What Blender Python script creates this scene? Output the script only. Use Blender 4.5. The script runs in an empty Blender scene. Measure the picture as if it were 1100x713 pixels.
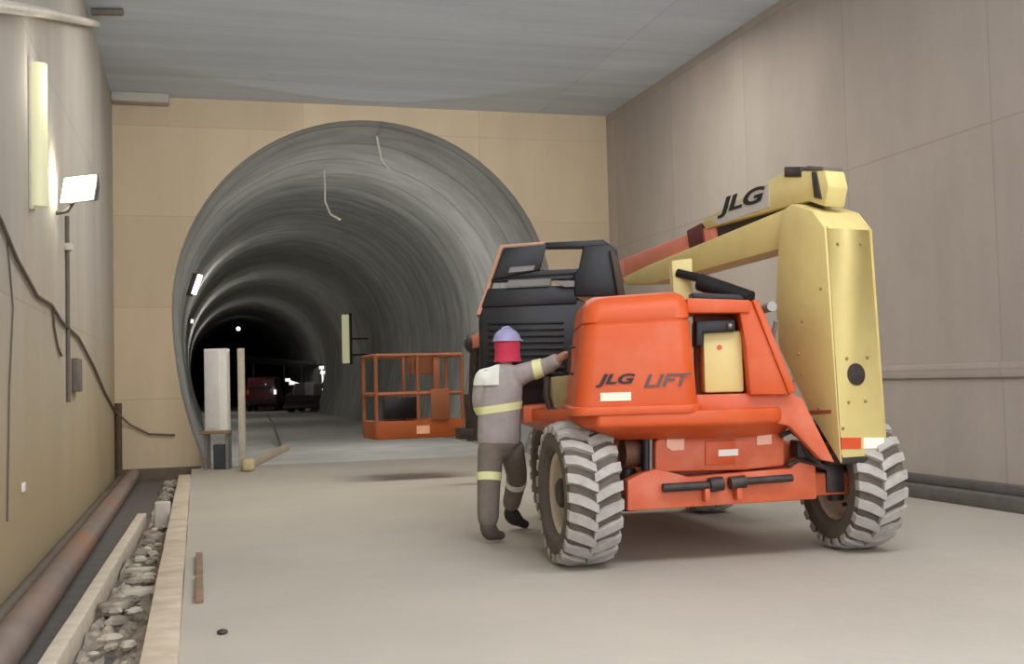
import bpy, bmesh, math, random
from mathutils import Vector, Matrix, noise
R = math.radians
random.seed(7)
scene = bpy.context.scene
COL = scene.collection

# ------------------------------------------------------------------ camera
FPX, CH, YAW, PITCH, ROLL = 1200.0, 1.30, R(15.8), math.atan(52.5/1200), -0.025
cam_d = bpy.data.cameras.new('camera'); cam = bpy.data.objects.new('camera', cam_d); COL.objects.link(cam)
cam_d.sensor_fit = 'HORIZONTAL'; cam_d.sensor_width = 36.0; cam_d.lens = FPX/1100*36
cam_d.clip_start = 0.05; cam_d.clip_end = 400
CM = Matrix.Translation((0, 0, CH)) @ Matrix.Rotation(-YAW, 4, 'Z') @ Matrix.Rotation(math.pi/2+PITCH, 4, 'X') @ Matrix.Rotation(ROLL, 4, 'Z')
cam.matrix_world = CM
scene.camera = cam

# L frame: x to the right, y away, z up, below the photographer; machine parts are drawn in it
FL = Matrix.Rotation(-YAW, 4, 'Z')
def frame(ox, oy, oz, deg): return FL @ Matrix.Translation((ox, oy, oz)) @ Matrix.Rotation(R(deg), 4, 'Z')
_RL = (FL.inverted() @ CM).to_3x3()
def ray(px, py):
    v = _RL @ Vector(((px-550)/FPX, -(py-356.5)/FPX, -1))
    return v / v.y
def P(px, py, d):                       # L point at distance d
    v = ray(px, py) * d
    return Vector((v.x, v.y, v.z + CH))
def W(px, py, d): return FL @ P(px, py, d)
def on_wall(px, py, X):                 # world point on plane x = X
    v = FL.to_3x3() @ ray(px, py); t = X/v.x
    return Vector((X, v.y*t, v.z*t+CH))
def on_floor(px, py, Z=0.0):
    v = FL.to_3x3() @ ray(px, py); t = (Z-CH)/v.z
    return Vector((v.x*t, v.y*t, Z))
def in_frame(px, py, F, w=0.0):         # (w, s, z) on the vertical plane x = w of frame F
    Fi = F.inverted() @ FL
    o = Fi @ Vector((0, 0, CH)); v = Fi.to_3x3() @ ray(px, py)
    t = (w-o.x)/v.x
    return o + v*t
def in_frame_y(px, py, F, s=0.0):
    Fi = F.inverted() @ FL
    o = Fi @ Vector((0, 0, CH)); v = Fi.to_3x3() @ ray(px, py)
    t = (s-o.y)/v.y
    return o + v*t

# ------------------------------------------------------------------ materials
def lin(c):
    return tuple(((x/255)/12.92 if x/255 <= 0.04045 else ((x/255+0.055)/1.055)**2.4) for x in c) + (1,)
def new_mat(name):
    m = bpy.data.materials.new(name); m.use_nodes = True
    nt = m.node_tree; b = nt.nodes['Principled BSDF']
    return m, nt, b
def mat(name, rgb, rough=0.6, metal=0.0, var=0.12, scale=6.0, bump=0.0, bscale=40.0, spec=0.4, coat=0.0, dirt=None, dirt_amt=0.45, dirt_scale=3.0):
    m, nt, b = new_mat(name)
    N = nt.nodes; K = nt.links
    tc = N.new('ShaderNodeTexCoord')
    n = N.new('ShaderNodeTexNoise'); n.inputs['Scale'].default_value = scale; n.inputs['Detail'].default_value = 6
    K.new(tc.outputs['Object'], n.inputs['Vector'])
    rp = N.new('ShaderNodeValToRGB'); c = lin(rgb)
    rp.color_ramp.elements[0].position = 0.3; rp.color_ramp.elements[1].position = 0.7
    rp.color_ramp.elements[0].color = tuple(x*(1-var) for x in c[:3])+(1,)
    rp.color_ramp.elements[1].color = tuple(min(1, x*(1+var)) for x in c[:3])+(1,)
    K.new(n.outputs['Fac'], rp.inputs['Fac'])
    out = rp.outputs['Color']
    if dirt is not None:
        n2 = N.new('ShaderNodeTexNoise'); n2.inputs['Scale'].default_value = dirt_scale; n2.inputs['Detail'].default_value = 9; n2.inputs['Roughness'].default_value = 0.65
        K.new(tc.outputs['Object'], n2.inputs['Vector'])
        r2 = N.new('ShaderNodeValToRGB'); r2.color_ramp.elements[0].position = 0.48; r2.color_ramp.elements[1].position = 0.72
        r2.color_ramp.elements[0].color = (0, 0, 0, 1); r2.color_ramp.elements[1].color = (dirt_amt,)*3+(1,)
        K.new(n2.outputs['Fac'], r2.inputs['Fac'])
        mx = N.new('ShaderNodeMixRGB'); mx.inputs['Color2'].default_value = lin(dirt)
        K.new(r2.outputs['Color'], mx.inputs['Fac']); K.new(out, mx.inputs['Color1']); out = mx.outputs['Color']
    K.new(out, b.inputs['Base Color'])
    b.inputs['Roughness'].default_value = rough; b.inputs['Metallic'].default_value = metal
    b.inputs['Specular IOR Level'].default_value = spec; b.inputs['Coat Weight'].default_value = coat
    if bump:
        bn = N.new('ShaderNodeTexNoise'); bn.inputs['Scale'].default_value = bscale; bn.inputs['Detail'].default_value = 5
        K.new(tc.outputs['Object'], bn.inputs['Vector'])
        bp = N.new('ShaderNodeBump'); bp.inputs['Strength'].default_value = bump; bp.inputs['Distance'].default_value = 0.02
        K.new(bn.outputs['Fac'], bp.inputs['Height']); K.new(bp.outputs['Normal'], b.inputs['Normal'])
    return m
def emit(name, rgb, strength):
    m, nt, b = new_mat(name)
    b.inputs['Base Color'].default_value = lin(rgb); b.inputs['Emission Color'].default_value = lin(rgb); b.inputs['Emission Strength'].default_value = strength
    return m
def concrete(name, rgb, axes, pw, ph, var=0.10, joint=0.75, stain=None, stain_h=None, streak=(1, 1, .25), off=(0, 0), mortar=.012, rough=.85, bump=.15):
    """cast concrete: cloudy tone, formwork panel joints on the plane spanned by axes, long streaks"""
    m, nt, b = new_mat(name); N = nt.nodes; K = nt.links
    tc = N.new('ShaderNodeTexCoord')
    sp = N.new('ShaderNodeSeparateXYZ'); K.new(tc.outputs['Object'], sp.inputs[0])
    cb = N.new('ShaderNodeCombineXYZ')
    for i, a in enumerate(axes):
        ad = N.new('ShaderNodeMath'); ad.operation = 'ADD'; ad.inputs[1].default_value = off[i]
        K.new(sp.outputs[a], ad.inputs[0]); K.new(ad.outputs[0], cb.inputs[i])
    mp = N.new('ShaderNodeMapping'); mp.inputs['Scale'].default_value = streak
    K.new(tc.outputs['Object'], mp.inputs['Vector'])
    n1 = N.new('ShaderNodeTexNoise'); n1.inputs['Scale'].default_value = 1.3; n1.inputs['Detail'].default_value = 8; n1.inputs['Roughness'].default_value = .6
    K.new(mp.outputs['Vector'], n1.inputs['Vector'])
    rp = N.new('ShaderNodeValToRGB'); c = lin(rgb)
    rp.color_ramp.elements[0].position = .28; rp.color_ramp.elements[1].position = .72
    rp.color_ramp.elements[0].color = tuple(x*(1-var) for x in c[:3])+(1,); rp.color_ramp.elements[1].color = tuple(x*(1+var) for x in c[:3])+(1,)
    K.new(n1.outputs['Fac'], rp.inputs['Fac'])
    out = rp.outputs['Color']
    br = N.new('ShaderNodeTexBrick'); br.offset = 0.0; br.squash = 1.0
    br.inputs['Scale'].default_value = 1.0; br.inputs['Mortar Size'].default_value = mortar; br.inputs['Mortar Smooth'].default_value = .4
    br.inputs['Brick Width'].default_value = pw; br.inputs['Row Height'].default_value = ph; br.inputs['Bias'].default_value = 0
    br.inputs['Color1'].default_value = (1, 1, 1, 1); br.inputs['Color2'].default_value = (.9, .9, .9, 1); br.inputs['Mortar'].default_value = (joint, joint*.97, joint*.93, 1)
    K.new(cb.outputs[0], br.inputs['Vector'])
    mu = N.new('ShaderNodeMixRGB'); mu.blend_type = 'MULTIPLY'; mu.inputs['Fac'].default_value = 1
    K.new(out, mu.inputs['Color1']); K.new(br.outputs['Color'], mu.inputs['Color2']); out = mu.outputs['Color']
    if stain is not None:
        n2 = N.new('ShaderNodeTexNoise'); n2.inputs['Scale'].default_value = .8; n2.inputs['Detail'].default_value = 7
        K.new(mp.outputs['Vector'], n2.inputs['Vector'])
        # ragged-edged tide mark of ochre mud
        ma = N.new('ShaderNodeMath'); ma.operation = 'MULTIPLY_ADD'; ma.inputs[1].default_value = 2.5
        K.new(n2.outputs['Fac'], ma.inputs[0]); K.new(sp.outputs[2], ma.inputs[2])
        mr = N.new('ShaderNodeMapRange'); mr.inputs['From Min'].default_value = stain_h+2.0-1.2; mr.inputs['From Max'].default_value = stain_h+2.0+1.2
        mr.inputs['To Min'].default_value = .85; mr.inputs['To Max'].default_value = 0
        K.new(ma.outputs[0], mr.inputs['Value'])
        mx = N.new('ShaderNodeMixRGB'); mx.inputs['Color2'].default_value = lin(stain)
        K.new(mr.outputs[0], mx.inputs['Fac']); K.new(out, mx.inputs['Color1']); out = mx.outputs['Color']
    K.new(out, b.inputs['Base Color']); b.inputs['Roughness'].default_value = rough; b.inputs['Specular IOR Level'].default_value = .25
    bn = N.new('ShaderNodeTexNoise'); bn.inputs['Scale'].default_value = 9; bn.inputs['Detail'].default_value = 8
    K.new(tc.outputs['Object'], bn.inputs['Vector'])
    bp = N.new('ShaderNodeBump'); bp.inputs['Strength'].default_value = bump; bp.inputs['Distance'].default_value = .03
    K.new(bn.outputs['Fac'], bp.inputs['Height']); K.new(bp.outputs['Normal'], b.inputs['Normal'])
    return m

M = {}
M['orange'] = mat('orange_paint', (202, 84, 36), .45, var=.05, scale=2.5, spec=.35, coat=.0, dirt=(214, 130, 100), dirt_amt=.3, dirt_scale=2.2)
M['orange_dull'] = mat('dusty_orange_paint', (206, 98, 62), .5, var=.10, scale=5, dirt=(185, 130, 105), dirt_amt=.45, dirt_scale=5)
M['cream'] = mat('cream_paint', (214, 195, 128), .45, var=.05, scale=2, dirt=(196, 176, 118), dirt_amt=.5, dirt_scale=3.5)
M['fly'] = mat('faded_red_orange_paint', (216, 128, 102), .5, var=.1, dirt=(160, 110, 95), dirt_amt=.4)
M['black'] = mat('black_paint', (22, 20, 22), .45, var=.25, dirt=(52, 40, 36), dirt_amt=.4)
M['dark'] = mat('dark_steel', (62, 56, 53), .5, metal=.3, var=.2, dirt=(100, 86, 74), dirt_amt=.5, dirt_scale=9)
M['steel'] = mat('dusty_steel', (138, 134, 130), .42, metal=.5, var=.1)
M['rubber'] = mat('tyre_rubber', (92, 84, 75), .85, var=.15, scale=9, dirt=(120, 106, 90), dirt_amt=.4, dirt_scale=8)
M['lug'] = mat('dust_caked_rubber', (168, 163, 155), .9, var=.12, scale=14, bump=.2)
M['rim'] = mat('dusty_cream_rim', (196, 182, 160), .6, var=.12, scale=6, dirt=(150, 128, 100), dirt_amt=.6)
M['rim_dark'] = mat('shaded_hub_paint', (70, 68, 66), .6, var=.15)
M['white'] = mat('white_paint', (235, 232, 222), .5, var=.04)
M['red_refl'] = mat('red_reflector', (205, 80, 45), .35, var=.04)
M['letter_black'] = mat('black_lettering', (30, 24, 24), .5, var=.05)
M['letter_grey'] = mat('grey_lettering', (92, 66, 62), .4, var=.1)
M['letter_white'] = mat('white_lettering', (235, 232, 222), .5, var=.04)
M['wood'] = mat('dusty_timber', (196, 180, 158), .85, var=.12, scale=5, bump=.2, bscale=25, dirt=(150, 132, 110), dirt_amt=.5)
M['wood2'] = mat('pale_timber', (200, 188, 168), .85, var=.1, scale=7, bump=.2)
M['rust'] = mat('rusty_pipe_steel', (122, 108, 99), .55, var=.15, scale=3, dirt=(158, 104, 66), dirt_amt=.95, dirt_scale=.55)
M['cable'] = mat('cable_sheath', (104, 94, 82), .7, var=.15)
M['conduit'] = mat('grey_conduit', (106, 98, 88), .6, var=.1)
M['pale_pipe'] = mat('pale_pipe_paint', (206, 198, 182), .55, var=.08)
M['tunnel_floor'] = mat('tunnel_floor_concrete', (196, 193, 187), .6, var=.12, scale=1.2, bump=.15, bscale=8)
M['rubble'] = mat('rubble_stone', (138, 128, 114), .95, var=.45, scale=7, bump=.5, bscale=14, dirt=(200, 190, 172), dirt_amt=.9, dirt_scale=3)
M['rubble_pale'] = mat('pale_broken_concrete', (190, 180, 164), .95, var=.2, scale=7, bump=.4, bscale=14)
M['skin'] = mat('skin', (192, 142, 120), .5, var=.04)
M['jacket'] = mat('grey_work_jacket', (172, 162, 158), .85, var=.08, scale=12, bump=.25, bscale=18)
M['trouser'] = mat('grey_work_trousers', (126, 115, 105), .88, var=.10, scale=12, bump=.25, bscale=18)
M['boot'] = mat('black_boot_leather', (46, 42, 40), .6, var=.2)
M['hivis'] = mat('yellow_white_reflective_tape', (240, 238, 178), .4, var=.04)
M['hivis_w'] = mat('white_reflective_tape', (238, 238, 226), .4, var=.04)
M['helmet'] = mat('pale_blue_helmet_plastic', (164, 160, 196), .35, var=.06, scale=4)
M['redcloth'] = mat('red_cloth', (205, 58, 84), .8, var=.1)
M['car_red'] = mat('dark_red_car_paint', (84, 18, 28), .4, var=.08, coat=.3)
M['glass'] = mat('dark_vehicle_glass', (40, 44, 46), .12, var=.05)
M['mach_grey'] = mat('dusty_machine_paint', (120, 110, 106), .6, var=.15)
M['mach_pale'] = mat('pale_machine_panel', (200, 192, 190), .55, var=.08)
M['lamp'] = emit('floodlight_lens', (255, 255, 238), 2.6)
M['lamp_far'] = emit('far_lamp_lens', (250, 250, 240), 3.0)
M['head'] = emit('vehicle_lamp', (235, 240, 235), 1.1)
M['tube'] = emit('yellowish_tube_lamp', (208, 205, 165), .36)
M['tube_far'] = emit('tunnel_tube_lamp', (205, 200, 160), .5)
M['wall_left'] = concrete('wall_left_concrete', (184, 177, 166), (1, 2), 2.5, 2.2, var=.12, joint=.82, stain=(176, 156, 118), stain_h=1.0, off=(.6, .2))
M['wall_right'] = concrete('wall_right_concrete', (178, 167, 156), (1, 2), 2.45, 2.35, var=.09, joint=.84, off=(.9, 1.05), streak=(1, .9, .35))
M['wall_back'] = concrete('wall_back_concrete', (204, 184, 154), (0, 2), 3.1, 1.5, var=.08, joint=.86, off=(1.3, .35))
M['ceil'] = concrete('ceiling_concrete', (204, 212, 219), (0, 1), 9.0, 2.6, var=.10, joint=.8, streak=(.15, 2.2, 1), off=(3, .4))
M['floor'] = concrete('floor_concrete', (178, 170, 157), (0, 1), 40, 60, var=.07, joint=.9, streak=(.5, .5, 1), off=(20, 30), bump=.25)
M['lining'] = concrete('tunnel_lining_concrete', (158, 158, 153), (1, 2), 1.5, 40, var=.22, joint=.7, streak=(.7, 1.6, .7), mortar=.05, rough=.95, bump=.4, off=(0, 20))
M['gutter'] = mat('dark_gutter', (98, 93, 88), .8, var=.15)

# ------------------------------------------------------------------ mesh builder
class MB:
    def __init__(s, F=None): s.bm = bmesh.new(); s.F = F or Matrix.Identity(4); s.mi = 0
    def _v(s, p): return s.bm.verts.new(s.F @ Vector(p))
    def _f(s, vs):
        try:
            f = s.bm.faces.new(vs); f.material_index = s.mi; return f
        except ValueError: return None
    def box(s, x0, x1, y0, y1, z0, z1, T=None):
        T = T or Matrix.Identity(4)
        v = [s._v(T @ Vector((x, y, z))) for x in (x0, x1) for y in (y0, y1) for z in (z0, z1)]
        for q in ((0,1,3,2),(4,6,7,5),(0,4,5,1),(2,3,7,6),(0,2,6,4),(1,5,7,3)): s._f([v[i] for i in q])
        return s
    def prism(s, pts, ext):
        ext = Vector(ext); a = [s._v(p) for p in pts]; b = [s._v(Vector(p)+ext) for p in pts]
        s._f(a[::-1]); s._f(b); n = len(pts)
        for i in range(n): s._f([a[i], a[(i+1)%n], b[(i+1)%n], b[i]])
        return s
    def loft(s, rings, caps=True, closed=True):
        V = [[s._v(p) for p in r] for r in rings]
        for i in range(len(V)-1):
            n = len(V[i])
            for j in range(n if closed else n-1):
                k = (j+1) % n
                s._f([V[i][j], V[i][k], V[i+1][k], V[i+1][j]])
        if caps: s._f(V[0][::-1]); s._f(V[-1])
        return s
    def tube(s, pts, r, n=10, caps=True):
        pts = [Vector(p) for p in pts]; rings = []; up = None
        for i, p in enumerate(pts):
            t = (pts[min(i+1, len(pts)-1)] - pts[max(i-1, 0)]).normalized()
            if up is None:
                up = t.orthogonal().normalized()
            else:
                up = (up - t*up.dot(t)).normalized()
            sd = t.cross(up); rr = r[i] if isinstance(r, (list, tuple)) else r
            rings.append([p + (up*math.cos(2*math.pi*k/n) + sd*math.sin(2*math.pi*k/n))*rr for k in range(n)])
        return s.loft(rings, caps)
    def beam(s, a, b, w, h, up=(0, 0, 1), w2=None, h2=None):
        a, b = Vector(a), Vector(b); t = (b-a).normalized(); up = Vector(up); sd = t.cross(up).normalized(); u = sd.cross(t).normalized()
        w2 = w2 or w; h2 = h2 or h
        q = lambda c, ww, hh: [c+sd*(ww/2*i)+u*(hh/2*j) for i, j in ((-1,-1),(1,-1),(1,1),(-1,1))]
        return s.loft([q(a, w, h), q(b, w2, h2)])
    def lathe(s, prof, T=None, n=40, closed=True):      # prof: (axial x, radius); axis = x
        T = T or Matrix.Identity(4); rings = []
        for k in range(n):
            a = 2*math.pi*k/n
            rings.append([T @ Vector((x, r*math.cos(a), r*math.sin(a))) for x, r in prof])
        V = [[s._v(p) for p in r] for r in rings]
        for k in range(n):
            A, B = V[k], V[(k+1)%n]; m = len(A)
            for j in range(m if closed else m-1): s._f([A[j], B[j], B[(j+1)%m], A[(j+1)%m]])
        if not closed:
            for e in (0, -1):
                if prof[e][1] > 1e-5: s._f([V[k][e] for k in range(n)])
        return s
    def ball(s, c, r, n=14, m=10, T=None):
        c = Vector(c); rx, ry, rz = r if isinstance(r, (tuple, list)) else (r, r, r); T = T or Matrix.Identity(3)
        rings = []
        for i in range(1, m):
            ph = math.pi*i/m
            rings.append([c + T @ Vector((rx*math.sin(ph)*math.cos(2*math.pi*j/n), ry*math.sin(ph)*math.sin(2*math.pi*j/n), -rz*math.cos(ph))) for j in range(n)])
        V = [[s._v(p) for p in r_] for r_ in rings]
        for i in range(len(V)-1):
            for j in range(n): s._f([V[i][j], V[i][(j+1)%n], V[i+1][(j+1)%n], V[i+1][j]])
        b = s._v(c + T @ Vector((0, 0, -rz))); t = s._v(c + T @ Vector((0, 0, rz)))
        for j in range(n): s._f([b, V[0][(j+1)%n], V[0][j]]); s._f([t, V[-1][j], V[-1][(j+1)%n]])
        return s
    def build(s, name, mats, parent=None, bevel=0, smooth=40, seg=2, base=None):
        root = parent
        while root is not None and root.parent is not None: root = root.parent
        if root is not None: inv = root.matrix_basis.inverted()
        elif base is not None: inv = Matrix.Translation(-Vector(base))
        else: inv = Matrix.Identity(4)
        bmesh.ops.transform(s.bm, matrix=inv, verts=s.bm.verts)
        bmesh.ops.recalc_face_normals(s.bm, faces=s.bm.faces)
        if bevel:
            bmesh.ops.remove_doubles(s.bm, verts=s.bm.verts, dist=1e-5)
            es = [e for e in s.bm.edges if len(e.link_faces) == 2 and e.calc_face_angle(0) > R(28)]
            bmesh.ops.bevel(s.bm, geom=es, offset=bevel, segments=seg, profile=.5, affect='EDGES', clamp_overlap=True)
        me = bpy.data.meshes.new(name); s.bm.to_mesh(me); s.bm.free()
        for m_ in (mats if isinstance(mats, (list, tuple)) else [mats]): me.materials.append(m_)
        if smooth:
            me.polygons.foreach_set('use_smooth', [True]*len(me.polygons))
            me.set_sharp_from_angle(angle=R(smooth))
        o = bpy.data.objects.new(name, me); COL.objects.link(o)
        if parent is not None: o.parent = parent
        elif base is not None: o.location = base
        return o
def tag(o, label=None, cat=None, group=None, kind=None):
    if label: o['label'] = label
    if cat: o['category'] = cat
    if group: o['group'] = group
    if kind: o['kind'] = kind
    return o
def thing(name, label, cat, loc=(0, 0, 0), rz=0, group=None):
    o = bpy.data.objects.new(name, None); COL.objects.link(o); o.empty_display_size = .2
    o.matrix_basis = Matrix.Translation(loc) @ Matrix.Rotation(rz, 4, 'Z')
    return tag(o, label, cat, group)
def part_label(o, l): o['label'] = l; return o
def text_mb(s, size, T, F, extrude=.004, shear=0.0, bold=0.0, spacing=1.0):
    cu = bpy.data.curves.new('t', 'FONT'); cu.body = s; cu.size = size; cu.extrude = extrude; cu.shear = shear; cu.offset = bold; cu.space_character = spacing
    ob = bpy.data.objects.new('t', cu); COL.objects.link(ob)
    dg = bpy.context.evaluated_depsgraph_get(); me = bpy.data.meshes.new_from_object(ob.evaluated_get(dg))
    mb = MB(); mb.bm.from_mesh(me); bmesh.ops.transform(mb.bm, matrix=F @ T, verts=mb.bm.verts)
    bpy.data.objects.remove(ob); bpy.data.curves.remove(cu); bpy.data.meshes.remove(me)
    for f in mb.bm.faces: f.material_index = 0
    return mb
def struct(o): o['kind'] = 'structure'; return o

# ------------------------------------------------------------------ the hall and the tunnel
XL, XR, YB, ZC, Y0 = -1.28, 7.32, 19.15, 6.13, -3.5
TX, TZ, TR, TLOW = 2.92, 2.58, 3.30, 4.8
def prof(a, r=TR):                           # horseshoe section, a from 0 (right springing) counter-clockwise
    c, sn = math.cos(a), math.sin(a)
    return (TX + r*c, TZ + (r*sn if sn >= 0 else sn*TLOW*r/TR))
A0 = -math.asin((TZ+.5)/TLOW)                # goes half a metre below the floor
NA = 64
angs = [A0 + (math.pi-2*A0)*i/NA for i in range(NA+1)]
# floors
mb = MB(); mb.box(-.10, XR+1, Y0-20, YB, -.3, 0); struct(mb.build('floor', M['floor'], smooth=0))
mb = MB(); mb.box(XL-.3, -.10, Y0-20, YB+.05, -.5, -.16); struct(mb.build('floor_channel', M['gutter'], smooth=0))
mb = MB(); mb.box(-2, 8, YB, 135, -.3, -.004); struct(mb.build('floor_tunnel', M['tunnel_floor'], smooth=0))
# walls
mb = MB(); mb.box(XL-.8, XL, Y0, YB, -.5, ZC+.6); struct(mb.build('wall_left', M['wall_left'], smooth=0))
mb = MB(); mb.box(XR, XR+.8, Y0, YB, -.3, ZC+.6); struct(mb.build('wall_right', M['wall_right'], smooth=0))
mb = MB(); mb.box(XL-.8, XR+.8, Y0, YB+1.4, ZC, ZC+.6); struct(mb.build('ceiling', M['ceil'], smooth=0))
# back wall with the tunnel mouth cut out
mb = MB()
inner = [prof(a) for a in angs]
def outer_pt(p):
    x, z = p; dx, dz = x-TX, z-TZ; t = 1e9
    if dx > 1e-6: t = min(t, (XR-TX)/dx)
    if dx < -1e-6: t = min(t, (XL-TX)/dx)
    if dz > 1e-6: t = min(t, (ZC-TZ)/dz)
    if dz < -1e-6: t = min(t, (-.5-TZ)/dz)
    return (TX+dx*t, TZ+dz*t)
ol = [outer_pt(p) for p in inner]
# add exact corners by snapping the nearest samples
for cx, cz in ((XR, ZC), (XL, ZC), (XR, -.5), (XL, -.5)):
    k = min(range(len(ol)), key=lambda i: (ol[i][0]-cx)**2 + (ol[i][1]-cz)**2); ol[k] = (cx, cz)
rings = []
for i in range(len(inner)):
    (ix, iz), (ox, oz) = inner[i], ol[i]
    rings.append([(ix, YB, iz), (ox, YB, oz), (ox, YB+1.2, oz), (ix, YB+1.2, iz)])
mb.loft(rings, caps=True)
struct(mb.build('wall_back', M['wall_back'], smooth=30))
# rough concrete lip left over between back wall and ceiling at the left
mb = MB(); mb.box(XL, XL+.9, YB-.3, YB, ZC-.16, ZC)
struct(mb.build('trim_1', M['wall_left'], bevel=.03))
mb = MB(); mb.box(XL, .05, YB-.14, YB+.02, -.3, .03); struct(mb.build('trim_4', mat('dark_brown_sill', (104, 90, 74), .8), bevel=.015))
# tunnel lining with ribs
ys = [YB]
while ys[-1] < 130: ys.append(ys[-1] + (.25 if ys[-1] < 60 else .75))
rings = []
for j, y in enumerate(ys):
    ph = (y-YB) % 1.5
    r = TR - .005 - (.0 if j < 2 else .05*max(0, 1-abs(ph-.75)/.38)) + .02*math.sin(y*2.1)
    if j < 2: r = TR - .004
    ring = []
    for a in angs:
        x, z = prof(a, r); n_ = noise.noise(Vector((x*.8, y*.8, z*.8)))*.05 if j > 2 else 0
        ring.append((x + (TX-x)/TR*n_, y, z + (TZ-z)/TR*n_))
    rings.append(ring)
mb = MB(); mb.loft(rings, caps=False, closed=False)
struct(mb.build('wall_tunnel', M['lining'], smooth=60))
mb = MB(); mb.box(TX-4, TX+4, 130, 130.3, -.3, 7); struct(mb.build('wall_tunnel_end', M['gutter'], smooth=0))
# dark gutter with a low kerb along the right wall
mb = MB(); mb.box(XR-.26, XR, Y0, YB, 0, .13); mb.box(XR-.1, XR, Y0, YB, .13, .22)
struct(mb.build('trim_2', M['gutter'], bevel=.01))
# shallow concrete ledge band on the right wall
mb = MB(); mb.box(XR-.03, XR, Y0, YB, 1.22, 1.36); struct(mb.build('trim_3', M['wall_right'], bevel=.008))

# ------------------------------------------------------------------ boom lift
OX, OD = 1.55, 9.2
lift = thing('boom_lift', 'orange and cream articulated boom lift on four wheels, parked on the concrete floor', 'boom lift', FL @ Vector((OX, OD, 0)), -YAW)
FC = frame(1.575, 8.16, 0, 12)       # chassis: x along the rear axle, y forward
FB = frame(2.26, 7.80, 0, 25) @ Matrix(((1,0,-.04,.028),(0,1,0,0),(0,0,1,0),(0,0,0,1)))        # boom: x across, y forward along the boom

# wheels -------------------------------------------------------------
RW, WW = .505, .38
def wheel_at(wx, sy, spin, side, steer=0):
    F = FC @ Matrix.Translation((wx, sy, RW)) @ Matrix.Rotation(R(steer), 4, 'Z') @ Matrix.Rotation(spin, 4, 'X')
    h = WW/2
    t = MB(F)
    t.lathe([(-h*.80, .29), (-h*.98, .33), (-h, .40), (-h*.93, .455), (-h*.75, .472), (h*.75, .472), (h*.93, .455), (h, .40), (h*.98, .33), (h*.80, .29)], n=56)
    t.mi = 1
    nl = 23
    for k in range(nl):
        for sd in (-1, 1):
            a0 = 2*math.pi*(k + (.5 if sd > 0 else 0))/nl
            pts = []
            for x, da, r0, r1 in ((h*1.0*sd, .0, .425, .478), (h*.62*sd, .04, .462, .503), (h*.28*sd, .10, .465, .505), (-h*.05*sd, .17, .465, .505)):
                wdt = .083 if abs(x) > h*.2 else .07
                ring = []
                for r, e in ((r0, -wdt), (r0, wdt), (r1, wdt*.8), (r1, -wdt*.8)):
                    a = a0 + da + e
                    ring.append((x, r*math.cos(a), r*math.sin(a)))
                pts.append(ring)
            t.loft(pts)
    tire = t.build('wheel', [M['rubber'], M['lug']], lift, smooth=35)
    r_ = MB(F)
    o = -1 if side < 0 else 1
    for sgn in (-1, 1):
        r_.lathe([(sgn*h*.80, .30), (sgn*h*.72, .295), (sgn*h*.62, .262), (sgn*h*.28, .25), (sgn*h*.24, .15), (sgn*h*.30, .12), (sgn*h*.30, .0001), (sgn*h*.1, .0001), (sgn*h*.1, .28), (sgn*h*.62, .302)], n=40)
    r_.build('rim', M['rim'] if side < 0 else M['rim_dark'], tire, smooth=35)
    hb = MB(F)
    hb.lathe([(o*h*.28, .0001), (o*h*.28, .11), (o*h*.7, .10), (o*h*.76, .085), (o*h*.76, .0001)], n=24, closed=False)
    for k in range(9):
        a = 2*math.pi*k/9; hb.tube([(o*h*.24, .18*math.cos(a), .18*math.sin(a)), (o*h*.40, .18*math.cos(a), .18*math.sin(a))], .016, 6)
    hb.build('hub', M['dark'], tire, smooth=35)
    return tire
wheel_at(-1.165, 0, .1, -1); wheel_at(.93, 0, .4, -1); wheel_at(-.64, 2.55, .25, -1); wheel_at(.80, 2.55, .3, 1)

# chassis --------------------------------------------------------------
mb = MB(FC)
mb.box(-.52, .52, -.1, 2.75, .46, .80)
mb.prism([(-.52, 2.75, .46), (-.52, 2.75, .80), (-.52, 3.0, .70), (-.52, 3.0, .52)], (1.04, 0, 0))
mb.box(-.55, -.42, .4, 2.2, .36, .52); mb.box(.42, .55, .4, 2.2, .36, .52)
chassis = mb.build('chassis', M['orange_dull'], lift, bevel=.02)
mb = MB(FC); mb.lathe([(-.0, .0001), (-.0, .42), (.22, .42), (.22, .0001)], Matrix.Translation((0, 1.2, .78)) @ Matrix.Rotation(-math.pi/2, 4, 'Y'), n=40, closed=False)
mb.build('slewing_ring', M['dark'], lift)
# rear axle beam plate
mb = MB(FC)
zl = lambda px, py, s: in_frame_y(px, py, FC, s)
q = [zl(*p, -.32) for p in ((674, 549), (674, 516), (690, 508), (706, 503), (740, 512), (850, 503), (858, 492), (876, 495), (878, 536))]
mb.prism(q, (0, .12, 0))
mb.box(-.88, .88, -.2, .12, .42, .58)
ax = mb.build('axle_beam', M['orange_dull'], lift, bevel=.012)
mb = MB(FC)
for (pa, pb, r) in (((712, 524), (762, 521), .030), ((762, 521), (776, 519), .05), ((784, 519), (800, 517), .045), ((798, 517), (851, 513), .026)):
    a, b = zl(*pa, -.37), zl(*pb, -.37); mb.tube([a, b], r, 10)
mb.build('steering_cylinder', M['dark'], lift)
for (px, py) in ((757, 527), (791, 525)):
    mb = MB(FC); c = zl(px, py, -.33); mb.box(c.x-.02, c.x+.02, -.39, -.32, c.z-.07, c.z+.05); mb.build('cylinder_bracket', M['orange_dull'], lift, bevel=.006)
for sx in (-1, 1):
    mb = MB(FC); mb.tube([(sx*.80, -.02, .36), (sx*.80, -.02, .66)], .06, 12); mb.box(sx*.70-.07, sx*.70+.07, -.22, -.05, .44, .64)
    mb.tube([(sx*.78, -.02, RW), (sx*.95, -.02, RW)], .085, 14)
    mb.build('steering_knuckle', M['dark'], lift, bevel=.008)
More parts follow.
